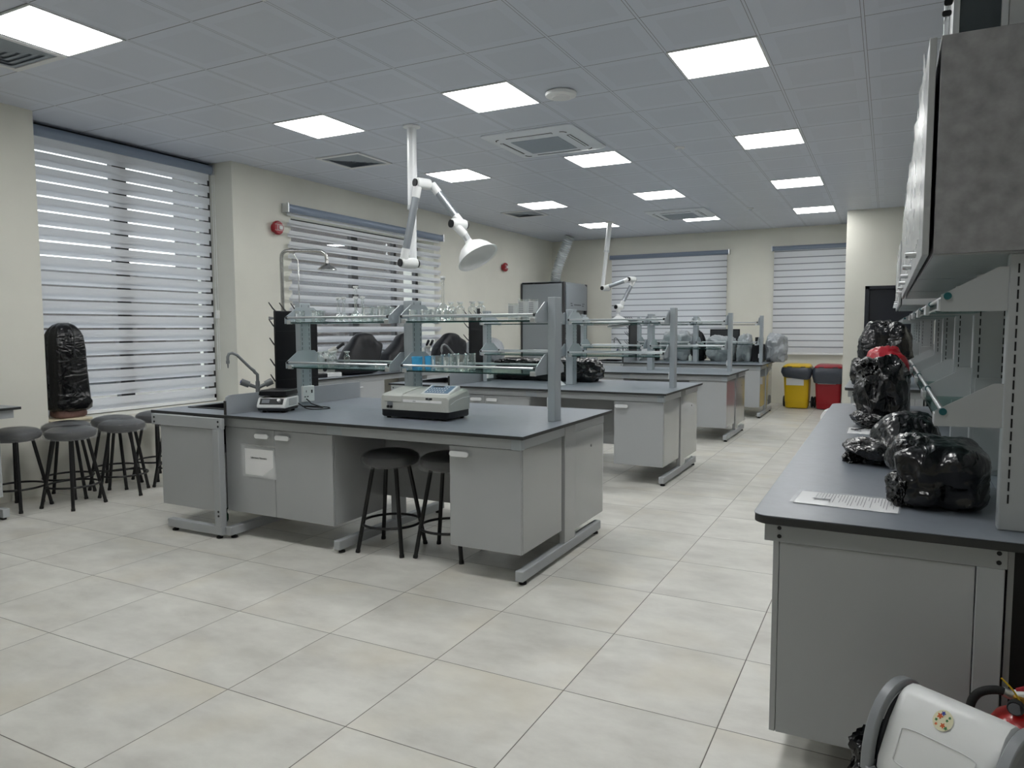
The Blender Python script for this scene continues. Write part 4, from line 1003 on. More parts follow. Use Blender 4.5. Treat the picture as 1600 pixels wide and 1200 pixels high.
# ------------------------------------------------------------------ extraction arms
def orient(mb, org, d):
    q = Vector((0, 0, 1)).rotation_difference(Vector(d).normalized())
    return mb.xform(Matrix.Translation(org) @ q.to_matrix().to_4x4())
def lerp(a, b, t): return tuple(a[i]+(b[i]-a[i])*t for i in range(3))
def exarm(label, top, bot, split, j1, e1, e2, j3, ht, hc, axis, side):
    r = thing('extraction_arm', label, 'extraction arm', top, 'fume extraction arms on ceiling poles')
    T, Bt = Vector(top), Vector(bot); d = (Bt-T).normalized()
    build('ceiling_flange', MB().lathe(tuple(T), [(0, -.001), (.08, -.001), (.08, -.012), (.05, -.02), (0, -.02)], 28), M['white_metal'], r)
    S = T.lerp(Bt, split)
    build('outer_pole', MB().tube([T+d*.01, S], .043, 20), M['white_metal'], r)
    build('clamp_ring', MB().tube([S-d*.02, S+d*.015], .048, 20), M['satin'], r)
    build('inner_pole', MB().tube([S-d*.01, Bt], .033, 18), M['white_metal'], r)
    sd = Vector(side)
    def knuckle(a, b2, rad=.05):
        a, b2 = Vector(a), Vector(b2); m = (a+b2)/2; ax = (b2-a).normalized()
        k = build('joint', MB().tube([a-ax*.03, a-ax*.02, a, m, b2, b2+ax*.02, b2+ax*.03], [rad*.7, rad*.95, rad, rad, rad, rad*.95, rad*.7], 18), M['white'], r)
        pieces('cap', [MB().tube([p+ax*s*.028, p+ax*s*.042], rad*.72, 16) for p, s in ((a, -1), (b2, 1))], M['blackmat'], k)
    def segment(a, b2):
        a, b2 = Vector(a), Vector(b2); u = (b2-a).normalized(); L = (b2-a).length
        build('sleeve', MB().tube([a, a+u*min(.13, L*.22)], .038, 18), M['white'], r)
        build('sleeve', MB().tube([b2-u*min(.13, L*.22), b2], .038, 18), M['white'], r)
        build('arm_tube', MB().tube([a+u*.03, b2-u*.03], .034, 18), M['armtube'], r)
    j1, e1, e2, j3 = map(Vector, (j1, e1, e2, j3))
    knuckle(j1-sd*.04, j1+sd*.075)
    segment(j1-sd*.04, e1-sd*.04)
    knuckle(e1-sd*.04, e1+sd*.06)
    segment(e2+sd*.06, j3+sd*.04)
    knuckle(j3-sd*.05, j3+sd*.05)
    ht, hc, ax = Vector(ht), Vector(hc), Vector(axis).normalized()
    build('hood_neck', MB().tube([j3-sd*.05+(ht-j3)*.05, j3+(ht-j3)*.55], [.038, .038], 18), M['white'], r)
    build('damper_tube', MB().tube([j3+(ht-j3)*.5, ht], .031, 18), M['satin'], r)
    prof = [(.033, -.03), (.04, .0), (.075, .018), (.115, .045), (.15, .085), (.172, .128), (.180, .152), (.197, .160), (.198, .166), (.178, .160), (.166, .13), (.144, .09), (.11, .052), (.07, .028), (.03, .02)]
    build('hood', orient(MB().lathe((0, 0, 0), prof, 40, cap=False), ht, ax), M['white'], r)
    return r
right = Vector((.888, .459, 0))
exarm('white and silver extraction arm above the nearest bench, bent with its dome hood tilted', (-3.944, 5.638, H), (-3.944, 5.638, 2.06), .60,
      (-3.93, 5.52, 2.035), (-3.79, 5.57, 2.745), (-3.76, 5.60, 2.745), (-3.48, 5.69, 2.375), (-3.385, 5.722, 2.205), (-3.333, 5.736, 2.078), (.561, -.047, -.83), tuple(Vector((.363, .93, 0)).normalized()))
exarm('white and silver extraction arm near the back wall, with its hood hanging lower', (-4.40, 12.27, H), (-4.52, 12.24, 2.16), .45,
      (-4.46, 12.2, 2.135), (-4.0, 12.28, 2.28), (-4.0, 12.28, 2.27), (-4.18, 12.15, 1.80), (-4.19, 12.13, 1.64), (-4.16, 12.13, 1.54), (.12, -.1, -.98), tuple(Vector((.363, .93, 0)).normalized()))
# ------------------------------------------------------------------ emergency shower by the left wall
r = thing('safety_shower', 'steel emergency shower pipe with bell shaped head left of the shelf rack', 'shower', (-6.2, 6.25, 0))
dx, dy = .838, .545
def sp(t, z): return (-6.2+dx*t, 6.25+dy*t, z)
pts = [sp(0, .02), sp(0, 2.25)]+[sp(.07-.07*math.cos(a), 2.26+.07*math.sin(a)) for a in (.4, .8, 1.2)]+[sp(.07, 2.33), sp(.42, 2.33)]+[sp(.42+.09*math.sin(a), 2.24+.09*math.cos(a)) for a in (.4, .8, 1.2, 1.57)]+[sp(.51, 2.20)]
build('pipe', MB().tube(pts, .021, 14), M['chrome'], r)
build('floor_flange', MB().lathe((-6.2, 6.25, 0), [(0, 0), (.07, 0), (.07, .012), (.03, .02), (0, .02)], 20), M['chrome'], r)
hp = sp(.51, 2.20)
build('shower_head', MB().lathe(hp, [(0, .02), (.022, .02), (.025, -.01), (.055, -.035), (.105, -.07), (.112, -.085), (.10, -.088), (0, -.075)], 28), M['chrome'], r)
build('valve_body', MB().tube([sp(.09, 2.33), sp(.15, 2.33)], .03, 14), M['chrome'], r)
build('pull_rod', MB().tube([sp(.12, 2.33), sp(.14, 2.29), sp(.185, 2.22), sp(.19, 1.62)], .007, 8), M['chrome'], r)
build('lever', MB().tube([(-6.2, 6.25, 1.56), (-6.26, 6.16, 1.56), (-6.29, 6.12, 1.56)], [.012, .012, .022], 10), M['grey_tap'], r)
# ------------------------------------------------------------------ equipment on the farthest bench
YE = 13.09
def sack(name, lab, cat, c, size, seed, m, grp=None, amp=.2, **k):
    o = build(name, crumple(c, size, seed, amp, 4.2, 4., **k), m, None, c, smooth=60); tag(o, lab, cat, grp); return o
GE = 'grey plastic wrapped instruments on the farthest bench'
sack('wrapped_instrument', 'grey plastic wrapped instrument at the window end of the farthest bench', 'wrapped instrument', (-3.39, YE, B), (.52, .40, .53), 11, M['greysheet'], GE, top_narrow=.1)
sack('wrapped_instrument', 'low wide grey plastic wrapped instrument in front of the black monitor', 'wrapped instrument', (-2.59, YE, B), (.48, .38, .42), 12, M['greysheet'], GE)
sack('wrapped_instrument', 'grey plastic wrapped instrument right of the black monitor', 'wrapped instrument', (-2.20, YE, B), (.25, .40, .46), 13, M['greysheet'], GE, top_narrow=.2)
sack('wrapped_instrument', 'bulging silver plastic wrapped instrument at the aisle end of the farthest bench', 'wrapped instrument', (-1.69, YE+.01, B), (.34, .42, .46), 14, M['greysheet'], GE, lean=.03)
r = thing('monitor', 'black flat monitor behind grey plastic wrap on the farthest bench', 'monitor', (-2.60, 13.2, B))
build('screen_housing', box(-2.86, -2.34, 13.325, 13.355, 1.08, 1.41), M['blackmat'], r, bevel=.006); build('screen', box(-2.84, -2.36, 13.3235, 13.3255, 1.10, 1.39), M['dark'], r, smooth=0)
build('neck', box(-2.63, -2.57, 13.335, 13.35, B+.01, 1.15), M['blackmat'], r, smooth=0); build('foot', box(-2.75, -2.45, 13.32, 13.345, B, B+.012), M['blackmat'], r, bevel=.004)
sack('covered_instrument', 'dark covered instrument between the grey wrapped ones on the farthest bench', 'covered instrument', (-3.0, YE+.02, B), (.23, .36, .52), 15, M['cover'], None, top_narrow=.55)
r = thing('computer_tower', 'black boxy instrument standing at the aisle end of the farthest bench', 'instrument', (-1.95, YE-.1, B))
build('case', box(-2.05, -1.88, YE-.22, YE+.18, B+.008, B+.30), M['blackmat'], r, bevel=.008); build('turret', box(-2.02, -1.91, YE-.12, YE+.08, B+.30, B+.42), M['blackmat'], r, bevel=.006); pieces('foot', [box(-2.04, -2.01, YE-.2, YE+.16, B, B+.008), box(-1.92, -1.89, YE-.2, YE+.16, B, B+.008)], M['rubber'], r, 0, 0)
for q, (x, h) in enumerate(((-3.10, .11), (-3.03, .095))):
    r = thing('white_bottle', 'small white bottle at the foot of the dark covered instrument, %s' % ('left one' if q == 0 else 'right one'), 'bottle', (x, YE-.22, B), 'small white bottles')
    build('body', MB().lathe((x, YE-.22, B), [(0, 0), (.03, 0), (.03, h*.8), (.015, h*.9), (0, h*.9)], 16), M['white'], r); build('cap', MB().lathe((x, YE-.22, B+h*.9), [(0, 0), (.014, 0), (.014, .02), (0, .02)], 12), M['white'], r)
r = thing('stacked_box', 'small dark boxed instrument near the third rack upright', 'instrument', (-3.78, YE-.14, B))
build('case', box(-3.86, -3.70, YE-.24, YE-.04, B, B+.35), M['blackmat'], r, bevel=.004)
build('front_slot', MB().box(-3.85, -3.71, YE-.242, YE-.239, B+.07, B+.08).box(-3.85, -3.71, YE-.242, YE-.239, B+.16, B+.17).box(-3.85, -3.71, YE-.242, YE-.239, B+.25, B+.26), M['dark'], r, smooth=0)
# ------------------------------------------------------------------ two wheeled bins
def bin_(x, m, label, linerdrop, wavy, grp, lid_open):
    y0 = 13.56; w0, w1 = .185, .215; D0_, D1_ = .40, .50
    r = thing('wheeled_bin', label, 'bin', (x, y0+.25, 0), grp)
    def ring(z, w, dpt, rr=.04): return [(u, v, z) for u, v in rrect(x-w, x+w, y0+(.5-dpt), y0+.5, rr, 4)]
    build('body', MB().loft([ring(.015, w0-.01, D0_), ring(.03, w0, D0_+.005), ring(.12, w0+.004, D0_+.012), ring(.122, w0+.007, D0_+.018), ring(.70, w1, D1_)]), m, r, smooth=40)
    build('rim', MB().loft([ring(.695, w1+.012, D1_+.01), ring(.725, w1+.012, D1_+.01)]), m, r, bevel=.005)
    ld = MB().loft([ring(.728, w1+.005, D1_+.005), ring(.755, w1+.008, D1_+.008), ring(.785, w1-.03, D1_-.05), ring(.79, w1-.06, D1_-.1)])
    l = build('lid', ld, m, r, smooth=40)
    pieces('lid_grip', [box(x-.15, x-.07, y0-.012, y0+.01, .738, .752), box(x+.07, x+.15, y0-.012, y0+.01, .738, .752)], M['dark'], l, 0, 0)
    # liner turned out over the rim
    N = 64; rings = []
    base_ = rrect(-1, 1, -1, 1, .25, 15)
    for t in (0, .25, .6, 1.0):
        rg = []
        for u, v in base_:
            a = math.atan2(v, u)
            drop = linerdrop*(1+wavy*(.25*math.sin(a*2+x)+.35*math.cos(a*1+.6)+.1*math.sin(a*5)))
            bul = .028*math.sin(PI*min(1, t*.9+.1))+.014+.006*noise.noise(Vector((u*4, v*4, t*3+x)))
            rg.append((x+u*(w1+bul), y0+.25-.0+v*(D1_/2+bul), .735-drop*t))
        rings.append(rg)
    build('liner', MB().loft(rings, cap=False), M['liner'], r, smooth=60)
    tilt = math.atan2((D1_-D0_), .58)
    zt, zb = .735-linerdrop*1.0+.03, .735-linerdrop-.10
    def yf(z): return y0+(.5-(D0_+.018+(D1_-D0_-.018)*(z-.122)/(.578)))-.0025
    zz0, zz1 = (.42, .545) if linerdrop < .2 else (.455, .478)
    build('paper_label', MB().add([(x-.165, yf(zz0), zz0), (x+.125, yf(zz0), zz0), (x+.125, yf(zz1), zz1), (x-.165, yf(zz1), zz1)], [(0, 1, 2, 3)]), M['paper'], r, smooth=0)
    for s in (-1, 1):
        build('wheel', MB().lathe((x+s*.235, y0+.44, .10), [(0, -.02), (.08, -.02), (.10, -.012), (.10, .012), (.08, .02), (0, .02)], 24, 'x'), M['blackmat'], r)
    build('axle', MB().tube([(x-.235, y0+.44, .10), (x+.235, y0+.44, .10)], .012, 8), M['dark'], r)
    return r
bin_(-1.41, M['yellow'], 'yellow wheeled bin with dark liner on the floor below the back window', .15, .9, 'wheeled waste bins', False)
bin_(-.895, M['red'], 'red wheeled bin with dark liner beside the return wall', .25, .25, 'wheeled waste bins', False)
r = thing('paper_roll', 'white roll lying on the floor, half hidden by the long right counter', 'roll', (-.62, 11.4, .0))
build('roll', MB().lathe((-.72, 11.4, .12), [(.04, 0), (.12, 0), (.12, .3), (.04, .3), (.04, 0)], 28, 'y', cap=False), M['paper'], r)
build('core', MB().lathe((-.72, 11.4, .12), [(.034, 0), (.041, 0), (.041, .3), (.034, .3), (.034, 0)], 20, 'y', cap=False), M['inkgrey'], r)
# ------------------------------------------------------------------ long counter on the right
def counter(y0, y1, label, posts, near):
    x0, x1 = -.364, .362
    w = thing('worktop', label+', slate grey with rounded corner', 'worktop', (0, (y0+y1)/2, .83), 'right hand worktops')
    rc = .05
    pl = [(x1, y0), (x1, y1)]
    pl += [(x0+.12-.12*math.sin(a), y1-.12+.12*math.cos(a)) for a in [i*PI/2/6 for i in range(7)]]
    pl += [(x0+rc-rc*math.cos(a), y0+rc-rc*math.sin(a)) for a in [i*PI/2/6 for i in range(7)]]
    build('top_surface', MB().prism(pl, 'z', .848, .85), M['top'], w, smooth=0)
    build('core', MB().prism([(x+(.002 if x < 0 else 0), y) for x, y in pl], 'z', .822, .848), M['edge'], w, bevel=.003)
    w2 = build('rear_worktop', box(x1+.002, x1+.70, y0, y1, .822, .85), M['top'], w, bevel=.003)
    r = thing('bench_frame', 'grey frame below the '+label.split(' worktop')[0]+' counter', 'bench frame', (0, (y0+y1)/2, 0), 'right hand bench frames')
    yp = y0+.05
    build('rail', box(-.332, .318, yp, yp+.03, .757, .821), M['steel'], r, bevel=.002)
    build('rail', box(-.332, -.30, yp+.03, y1-.05, .762, .821), M['steel'], r, bevel=.002)
    build('leg', box(.245, .313, yp, yp+.05, .04, .757), M['steel'], r, bevel=.003)
    build('leg', box(.245, .313, y1-.1, y1-.05, .04, .757), M['steel'], r, bevel=.003)
    build('foot', box(-.20, .313, yp+.45, yp+.50, .025, .085), M['steel'], r, bevel=.004); build('foot', box(-.30, .313, y1-.1, y1-.05, .025, .085), M['steel'], r, bevel=.004)
    pieces('leveller', [box(-.17, -.13, yp+.455, yp+.495, 0, .026), box(.26, .30, yp+.005, yp+.045, 0, .041), box(-.27, -.23, y1-.095, y1-.055, 0, .026), box(.26, .30, y1-.095, y1-.055, 0, .026)], M['rubber'], r, 0, 0)
    build('back_panel', box(.325, .34, yp+.05, y1-.06, .12, .80), M['panel'], r, smooth=0)
    pieces('bolt', [dots([(x, yp, z)], 'y', .0065) for x in (-.287, .297) for z in (.775, .802)], M['blackmat'], r)
    build('shade_panel', box(.345, 1.05, y0+.22, y0+.24, .03, .82), M['blackmat'], r, smooth=0)  # black sheet stands in for the shade under the rear worktop
    n = max(1, round((y1-y0-.1)/1.2)); hh = (y1-y0-.16)/n
    for i in range(n):
        a = yp+.008+i*hh
        c = thing('base_cabinet', 'grey cabinet below the %s, %s' % (label.split(' worktop')[0]+' counter', ('nearest the camera', 'second along', 'third along', 'fourth along')[i]), 'cabinet', (0, a+hh/2, .12), 'cabinets below the right hand counter')
        build('carcass', box(-.286, .243, a, a+hh-.004, .125, .755), M['panel'], c, bevel=.002)
        for k in range(2):
            d = build('door', box(-.306, -.2875, a+k*hh/2+.001, a+(k+1)*hh/2-.006, .125, .757), M['panel'], c, bevel=.002)
            yy = a+hh/2+(.06 if k else -.06)
            build('handle', MB().tube([(-.305, yy-.045, .70), (-.33, yy-.04, .70), (-.33, yy+.04, .70), (-.305, yy+.045, .70)], .007, 8), M['satin'], d)
    # shelf rack on slotted posts
    k = thing('shelf_rack', 'grey slotted posts and glass shelves standing on the '+label.split(' worktop')[0]+' counter', 'shelf rack', (.36, (y0+y1)/2, .85), 'shelf racks on the right')
    px0, px1 = .298, .420
    for y in posts:
        u = build('upright', box(px0, px1, y-.025, y+.025, .8505, 1.642), M['steel'], k, bevel=.004)
        for xx in (px0+.022, px1-.022):
            sl = MB(); z = .93
            while z < 1.62: sl.box(xx-.0022, xx+.0022, y-.0262, y-.0246, z, z+.026); z += .0365
            build('slot_row', sl, M['blackmat'], u, smooth=0)
        if y > y0+.3: build('service_cover', box(px0+.012, px1-.012, y-.028, y-.0248, .87, 1.235), M['panel'], u, bevel=.002, smooth=0)
    for a, b2 in zip(posts[:-1], posts[1:]):
        build('service_panel', MB().box(.423, .44, a+.02, b2-.02, .8505, 1.26), M['panel'], k, smooth=0)
    def br(y, low):
        if low: poly = [(.129, 1.144), (.297, 1.147), (.297, 1.274), (.274, 1.274), (.13, 1.19)]
        else: poly = [(.133, 1.481), (.297, 1.481), (.297, 1.606), (.272, 1.605), (.156, 1.542), (.133, 1.530)]
        return MB().prism(poly, 'y', y-.0275, y-.0255)
    for y in posts:
        build('bracket', br(y, True), M['steel'], k, smooth=0); build('bracket', br(y, False), M['steel'], k, smooth=0)
    for a, b2 in zip(posts[:-1], posts[1:]):
        for z in (1.150, 1.488):
            s = build('glass_shelf', box(.138, .295, a-.024, b2-.03, z, z+.008), M['glass_shelf'], k, smooth=0)
            build('edge', box(.1365, .1385, a-.024, b2-.03, z, z+.008), M['glass_edge'], s, smooth=0)
            g = build('guard_rail', MB().tube([(.150, a-.026, z+.038), (.150, b2-.03, z+.038)], .0072, 12), M['satin'], k)
            build('end_cap', MB().tube([(.150, a-.038, z+.038), (.150, a-.022, z+.038)], .0105, 14), M['teal'], g)
            pieces('shelf_clip', [box(.128, .142, a-.02, a+.05, z-.004, z+.03), box(.128, .142, b2-.1, b2-.03, z-.004, z+.03)], M['satin'], s, .002, 0)
    return k
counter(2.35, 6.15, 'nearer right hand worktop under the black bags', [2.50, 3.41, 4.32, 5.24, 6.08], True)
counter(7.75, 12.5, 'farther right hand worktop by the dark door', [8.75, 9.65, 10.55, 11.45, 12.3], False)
# sheets lying on the shelf of the rack
o = build('paper_sheet', MB().box(.16, .27, 3.55, 3.9, 1.1586, 1.160), M['paper'], None, (.2, 3.7, 1.1586), smooth=0); tag(o, 'white paper lying on the lower glass shelf of the right hand rack', 'paper')
# ------------------------------------------------------------------ wall cabinets above the rack
def wallcab(y0, y1, label, first=False):
    x0, x1, z0, z1 = .095, .60, 1.645, 2.25
    r = thing('wall_cabinet', label, 'cabinet', (.34, (y0+y1)/2, z0), 'upper cabinets on the right')
    build('carcass', box(x0+.012, x1, y0, y1-.004, z0, z1), M['concrete'] if first else M['panel'], r, bevel=.002)
    if not first: pass
    n = 2; hh = (y1-y0)/n
    build('bottom_board', box(x0+.014, x1, y0+.018, y1-.02, z0-.004, z0-.0005), M['panel'], r, smooth=0)
    for k in range(n):
        d = build('door', box(x0-.017, x0+.001, y0+k*hh+.001, y0+(k+1)*hh-.005, z0-.003, z1-.002), M['panel'], r, bevel=.002)
        yy = y0+(k+.88)*hh
        build('handle', MB().tube([(x0-.017, yy-.05, z0+.045), (x0-.045, yy-.047, z0+.045), (x0-.045, yy+.047, z0+.045), (x0-.017, yy+.05, z0+.045)], .0075, 10), M['satin'], d)
        # crinkled protective film still hanging on the door
        fm = MB(); nu, nv = 16, 22; vs = []
        for j in range(nv+1):
            for i in range(nu+1):
                u, v = i/nu, j/nv
                q = noise.noise(Vector((u*5+y0*3+k, v*7, 3.3))); q2 = noise.noise(Vector((u*14+k*5, v*11+y0, 1.7)))
                vs.append((x0-.021-.012*abs(q)-.006*abs(q2), y0+k*hh+.03+u*(hh-.06), z0+.05+v*(z1-z0-.08)))
        fm.add(vs, [(j*(nu+1)+i, j*(nu+1)+i+1, (j+1)*(nu+1)+i+1, (j+1)*(nu+1)+i) for j in range(nv) for i in range(nu)])
        build('protective_film', fm, M['film'], d, smooth=20)
    return r
M['film'] = film('crinkled_clear_film', (226, 228, 226), .3, .3)
wallcab(2.42, 3.62, 'concrete-look upper cabinet in the upper right corner, doors in crinkled film', True)
wallcab(3.62, 4.86, 'upper cabinet with film-covered doors, second along the right hand rack')
wallcab(4.86, 6.1, 'upper cabinet with film-covered doors, third along the right hand rack')
wallcab(7.85, 9.3, 'upper cabinet with film-covered doors above the farther right hand worktop, nearer half')
wallcab(9.3, 10.8, 'upper cabinet with film-covered doors above the farther right hand worktop, far half')
# glazed box standing on top of it, with its key
r = thing('display_cabinet', 'aluminium framed glass cabinet standing on top of the concrete-look upper cabinet', 'cabinet', (.3, 2.7, 2.2505))
a0, a1, c0, c1, z0, z1 = .136, .60, 2.50, 3.0, 2.2505, 2.85
fr = MB()
for x in (a0, .253, a1-.016): fr.box(x, x+.017, c0, c0+.02, z0, z1)
fr.box(a0, a1, c0, c0+.02, z0, z0+.014).box(a0, a1, c0, c0+.02, z1-.014, z1).box(a0, a0+.017, c1-.02, c1, z0, z1).box(a1-.017, a1, c1-.02, c1, z0, z1).box(a0, a0+.017, c0, c1, z0, z0+.014)
build('frame', fr, M['satin'], r, bevel=.002)
build('glass_door', box(a0+.017, .253, c0+.008, c0+.012, z0+.014, z1-.014), mat('smoked_glass', (58, 66, 70), .1, spec=.6), r, smooth=0)
build('side_door', box(.272, a1-.016, c0+.006, c0+.014, z0+.014, z1-.014), M['panel'], r, smooth=0)
build('body', box(a0+.018, a1-.018, c0+.02, c1-.021, z0+.002, z1-.015), M['panel'], r, smooth=0)
key = thing('key_ring', 'two keys with black heads hanging from the glass cabinet lock', 'keys', (.122, 2.49, 2.36))
build('lock_ring', MB().tube([(a0-.010+.009*math.cos(i*PI/8), 2.488, 2.366+.009*math.sin(i*PI/8)) for i in range(17)], .001, 6, cap=False), M['chrome'], key)
build('key_head', MB().prism([(x+.1, z+2.3) for x, z in rrect(.008, .032, .024, .040, .006, 3)], 'y', 2.486, 2.491), M['blackmat'], key)
build('key_head', MB().prism([(x+.1, z+2.3) for x, z in rrect(.012, .034, .054, .072, .006, 3)], 'y', 2.487, 2.492), M['blackmat'], key)
build('key_blade', MB().add([(.117, 2.488, 2.325), (.122, 2.488, 2.325), (.115, 2.488, 2.303), (.112, 2.488, 2.304), (.117, 2.490, 2.325), (.122, 2.490, 2.325), (.115, 2.490, 2.303), (.112, 2.490, 2.304)], [(0, 1, 2, 3), (7, 6, 5, 4), (0, 4, 5, 1), (1, 5, 6, 2), (2, 6, 7, 3), (3, 7, 4, 0)]), M['satin'], key, smooth=0)
build('link', MB().tube([(.123, 2.489, 2.355), (.121, 2.489, 2.338)], .001, 6), M['chrome'], key)
# ------------------------------------------------------------------ bags and papers on the counter
def sackparts(name, lab, cat, pieces, m, grp=None):
    c = pieces[0][0]
    r = thing(name, lab, cat, c, grp)
    for i, (cc, size, seed, kw) in enumerate(pieces):
        build('sack' if i == 0 else 'loose_fold', crumple(cc, size, seed, **kw), m, r, smooth=60)
    return r
GB = 'black plastic bags on the right hand counter'
sackparts('black_bag', 'largest shiny black plastic bag, nearest on the right hand counter', 'bag',
   [((.165, 2.86, B), (.265, .50, .20), 21, dict(amp=.11, freq=3.6, box_pow=4.5)), ((.085, 2.80, B+.085), (.13, .22, .135), 22, dict(amp=.3, freq=3.4, box_pow=2.4, flat=False)), ((.06, 2.72, B), (.09, .18, .10), 23, dict(amp=.3, freq=4.))], M['bag'], GB)
sackparts('black_bag', 'flat shiny black plastic bag behind the largest one, with a loose corner towards the aisle', 'bag',
   [((.10, 3.62, B), (.30, .50, .205), 24, dict(amp=.2, freq=3., box_pow=2.4, top_narrow=.3)), ((-.045, 3.52, B), (.20, .30, .10), 25, dict(amp=.3, freq=3.4, box_pow=2.4)), ((-.12, 3.48, B), (.07, .12, .05), 26, dict(amp=.4, freq=4.))], M['bag'], GB)
sackparts('black_bag', 'tall knotted black plastic bag in front of the red one', 'bag',
   [((-.02, 4.95, B+.02), (.29, .54, .385), 27, dict(amp=.17, freq=4.2, box_pow=3.4, top_narrow=.12)), ((-.04, 4.74, B), (.24, .36, .10), 28, dict(amp=.26, freq=3.6, box_pow=2.6)), ((-.10, 4.80, B+.30), (.12, .2, .10), 31, dict(amp=.3, freq=4., box_pow=2.4, flat=False))], M['bag'], GB)
o = build('tie_string', MB().tube(smooth_pts([(-.17, 4.55, B+.006), (-.14, 4.5, B+.012), (-.10, 4.52, B+.02), (-.07, 4.57, B+.03)]), .004, 6), M['bag'], None, (-.14, 4.5, B)); tag(o, 'black cord end beside the tall knotted bag', 'cord')
sackparts('red_bag', 'red plastic bag between the two tallest black bags', 'bag', [((-.01, 5.62, B), (.285, .44, .46), 29, dict(amp=.14, freq=4., box_pow=3., top_narrow=.12))], M['redbag'])
sackparts('black_bag', 'tied black plastic bag standing on the farther right hand worktop by the dark door', 'bag',
   [((-.02, 8.2, B+.01), (.50, .6, .62), 30, dict(amp=.14, freq=4.2, box_pow=3.4, top_narrow=.15)), ((-.22, 8.1, B+.01), (.20, .34, .26), 32, dict(amp=.25, freq=3.5)), ((-.03, 8.15, B+.56), (.10, .12, .07), 33, dict(amp=.4, freq=4., flat=False))], M['bag'], None)
def paper(c, w, l, rz, label, nl):
    r = thing('paper_sheet', label, 'paper', (c[0], c[1], B), 'printed papers on the right hand counter')
    nx, ny = 24, 14; vs = []
    for j in range(ny+1):
        for i in range(nx+1):
            u, v = i/nx-.5, j/ny-.5
            vs.append((c[0]+u*w, c[1]+v*l, B+.0012+.0022*abs(noise.noise(Vector((u*9+nl, v*7, nl*2.))))*(1.4 if abs(u) > .42 else 1)))
    build('sheet', MB().add(vs, [(j*(nx+1)+i, j*(nx+1)+i+1, (j+1)*(nx+1)+i+1, (j+1)*(nx+1)+i) for j in range(ny) for i in range(nx)]), M['paper'], r, smooth=30, recalc=False)
    pr = MB(); random.seed(nl)
    for i in range(nl):
        x = c[0]-w*.32+i*w*.8/nl; ln = random.uniform(.25, .8)*l
        pr.box(x, x+w*.006, c[1]+l*.42-ln, c[1]+l*.42, B+.0042, B+.0045)
    pr.box(c[0]-w*.34, c[0]-w*.16, c[1]-l*.1, c[1]-l*.02, B+.0042, B+.0045)
    build('print', pr, M['inkgrey'], r, smooth=0)
    sl = MB().add([(c[0]-w*.54, c[1]-l*.54, B+.0052), (c[0]+w*.52, c[1]-l*.54, B+.0052), (c[0]+w*.52, c[1]+l*.54, B+.0052), (c[0]-w*.54, c[1]+l*.54, B+.0052)], [(0, 1, 2, 3)])
    build('plastic_sleeve', sl, film('sleeve', (240, 242, 245), .18, .08), r, smooth=0)
    r.rotation_euler.z = rz
    return r
paper((-.105, 2.655, 0), .31, .20, -.05, 'crumpled printed sheet in a plastic sleeve near the counter corner', 26)
paper((-.085, 4.52, 0), .20, .26, .0, 'white printed sheet lying half under the second black bag', 12)
r = thing('white_dish', 'small white dish near the far corner of the nearer right hand counter', 'dish', (-.18, 6.0, B))
build('dish', MB().lathe((-.17, 5.96, B), [(0, 0), (.035, 0), (.05, .012), (.052, .014), (.048, .013), (.033, .003), (0, .003)], 24), M['white'], r)
# ------------------------------------------------------------------ swing bin and fire extinguisher below the counter end
r = thing('swing_lid_bin', 'white swing-lid bin with grey rim and flower sticker, lower right corner', 'bin', (0, 0, 0))
ORG[r.name] = (0, 0, 0)
def rr(z, a, b2, q=.04): return [(u, v, z) for u, v in rrect(-a, a, -b2, b2, q, 5)]
build('body', MB().loft([rr(.002, .125, .10), rr(.01, .13, .105), rr(.36, .165, .135), rr(.362, .15, .12), rr(.30, .14, .11)]), M['white'], r, smooth=40)
build('black_liner', crumple((-.195, -.03, .27), (.09, .20, .15), 41, .3, 4., 2.6, flat=False), M['bag'], r, smooth=60)
M['greyplast'] = mat('mid_grey_plastic', (140, 144, 148), .35)
def archring(hw, hgt, x, t): return [(x, math.copysign(hw*abs(math.cos(a))**.75, math.cos(a)), .36+hgt*math.sin(a)**.8 if math.sin(a) > 0 else .36) for a in [PI*i/20 for i in range(21)]]
for x in (-.172, .158):
    pts = [(x, math.cos(PI*i/24)*.135, .36+.195*max(0, math.sin(PI*i/24))**.9) for i in range(25)]
    inner = [(y*.84, .36+(z-.36)*.88) for _, y, z in pts]
    outer = [(y, z) for _, y, z in pts]
    n = len(outer); mb = MB()
    vs = [(x, y, z) for y, z in outer]+[(x, y, z) for y, z in inner]+[(x+.03, y, z) for y, z in outer]+[(x+.03, y, z) for y, z in inner]
    fs = []
    for i in range(n-1): fs += [(i, i+1, n+i+1, n+i), (2*n+i, 3*n+i, 3*n+i+1, 2*n+i+1), (i, 2*n+i, 2*n+i+1, i+1), (n+i, n+i+1, 3*n+i+1, 3*n+i)]
    build('rim_arch', mb.add(vs, fs), M['greyplast'], r, bevel=.004)
    if x > 0: build('arch_fill', MB().prism(inner, 'x', x+.004, x+.02), M['greyplast'], r)
    else: build('dark_inside', MB().prism(inner, 'x', x+.031, x+.036), M['blackmat'], r)  # black plate added for the dark inside of the bin, behind the arch
build('rim_band', MB().loft([rr(.345, .172, .142), rr(.372, .172, .142), rr(.372, .155, .125), rr(.345, .155, .125), rr(.345, .172, .142)], cap=False), M['greyplast'], r, bevel=.002)
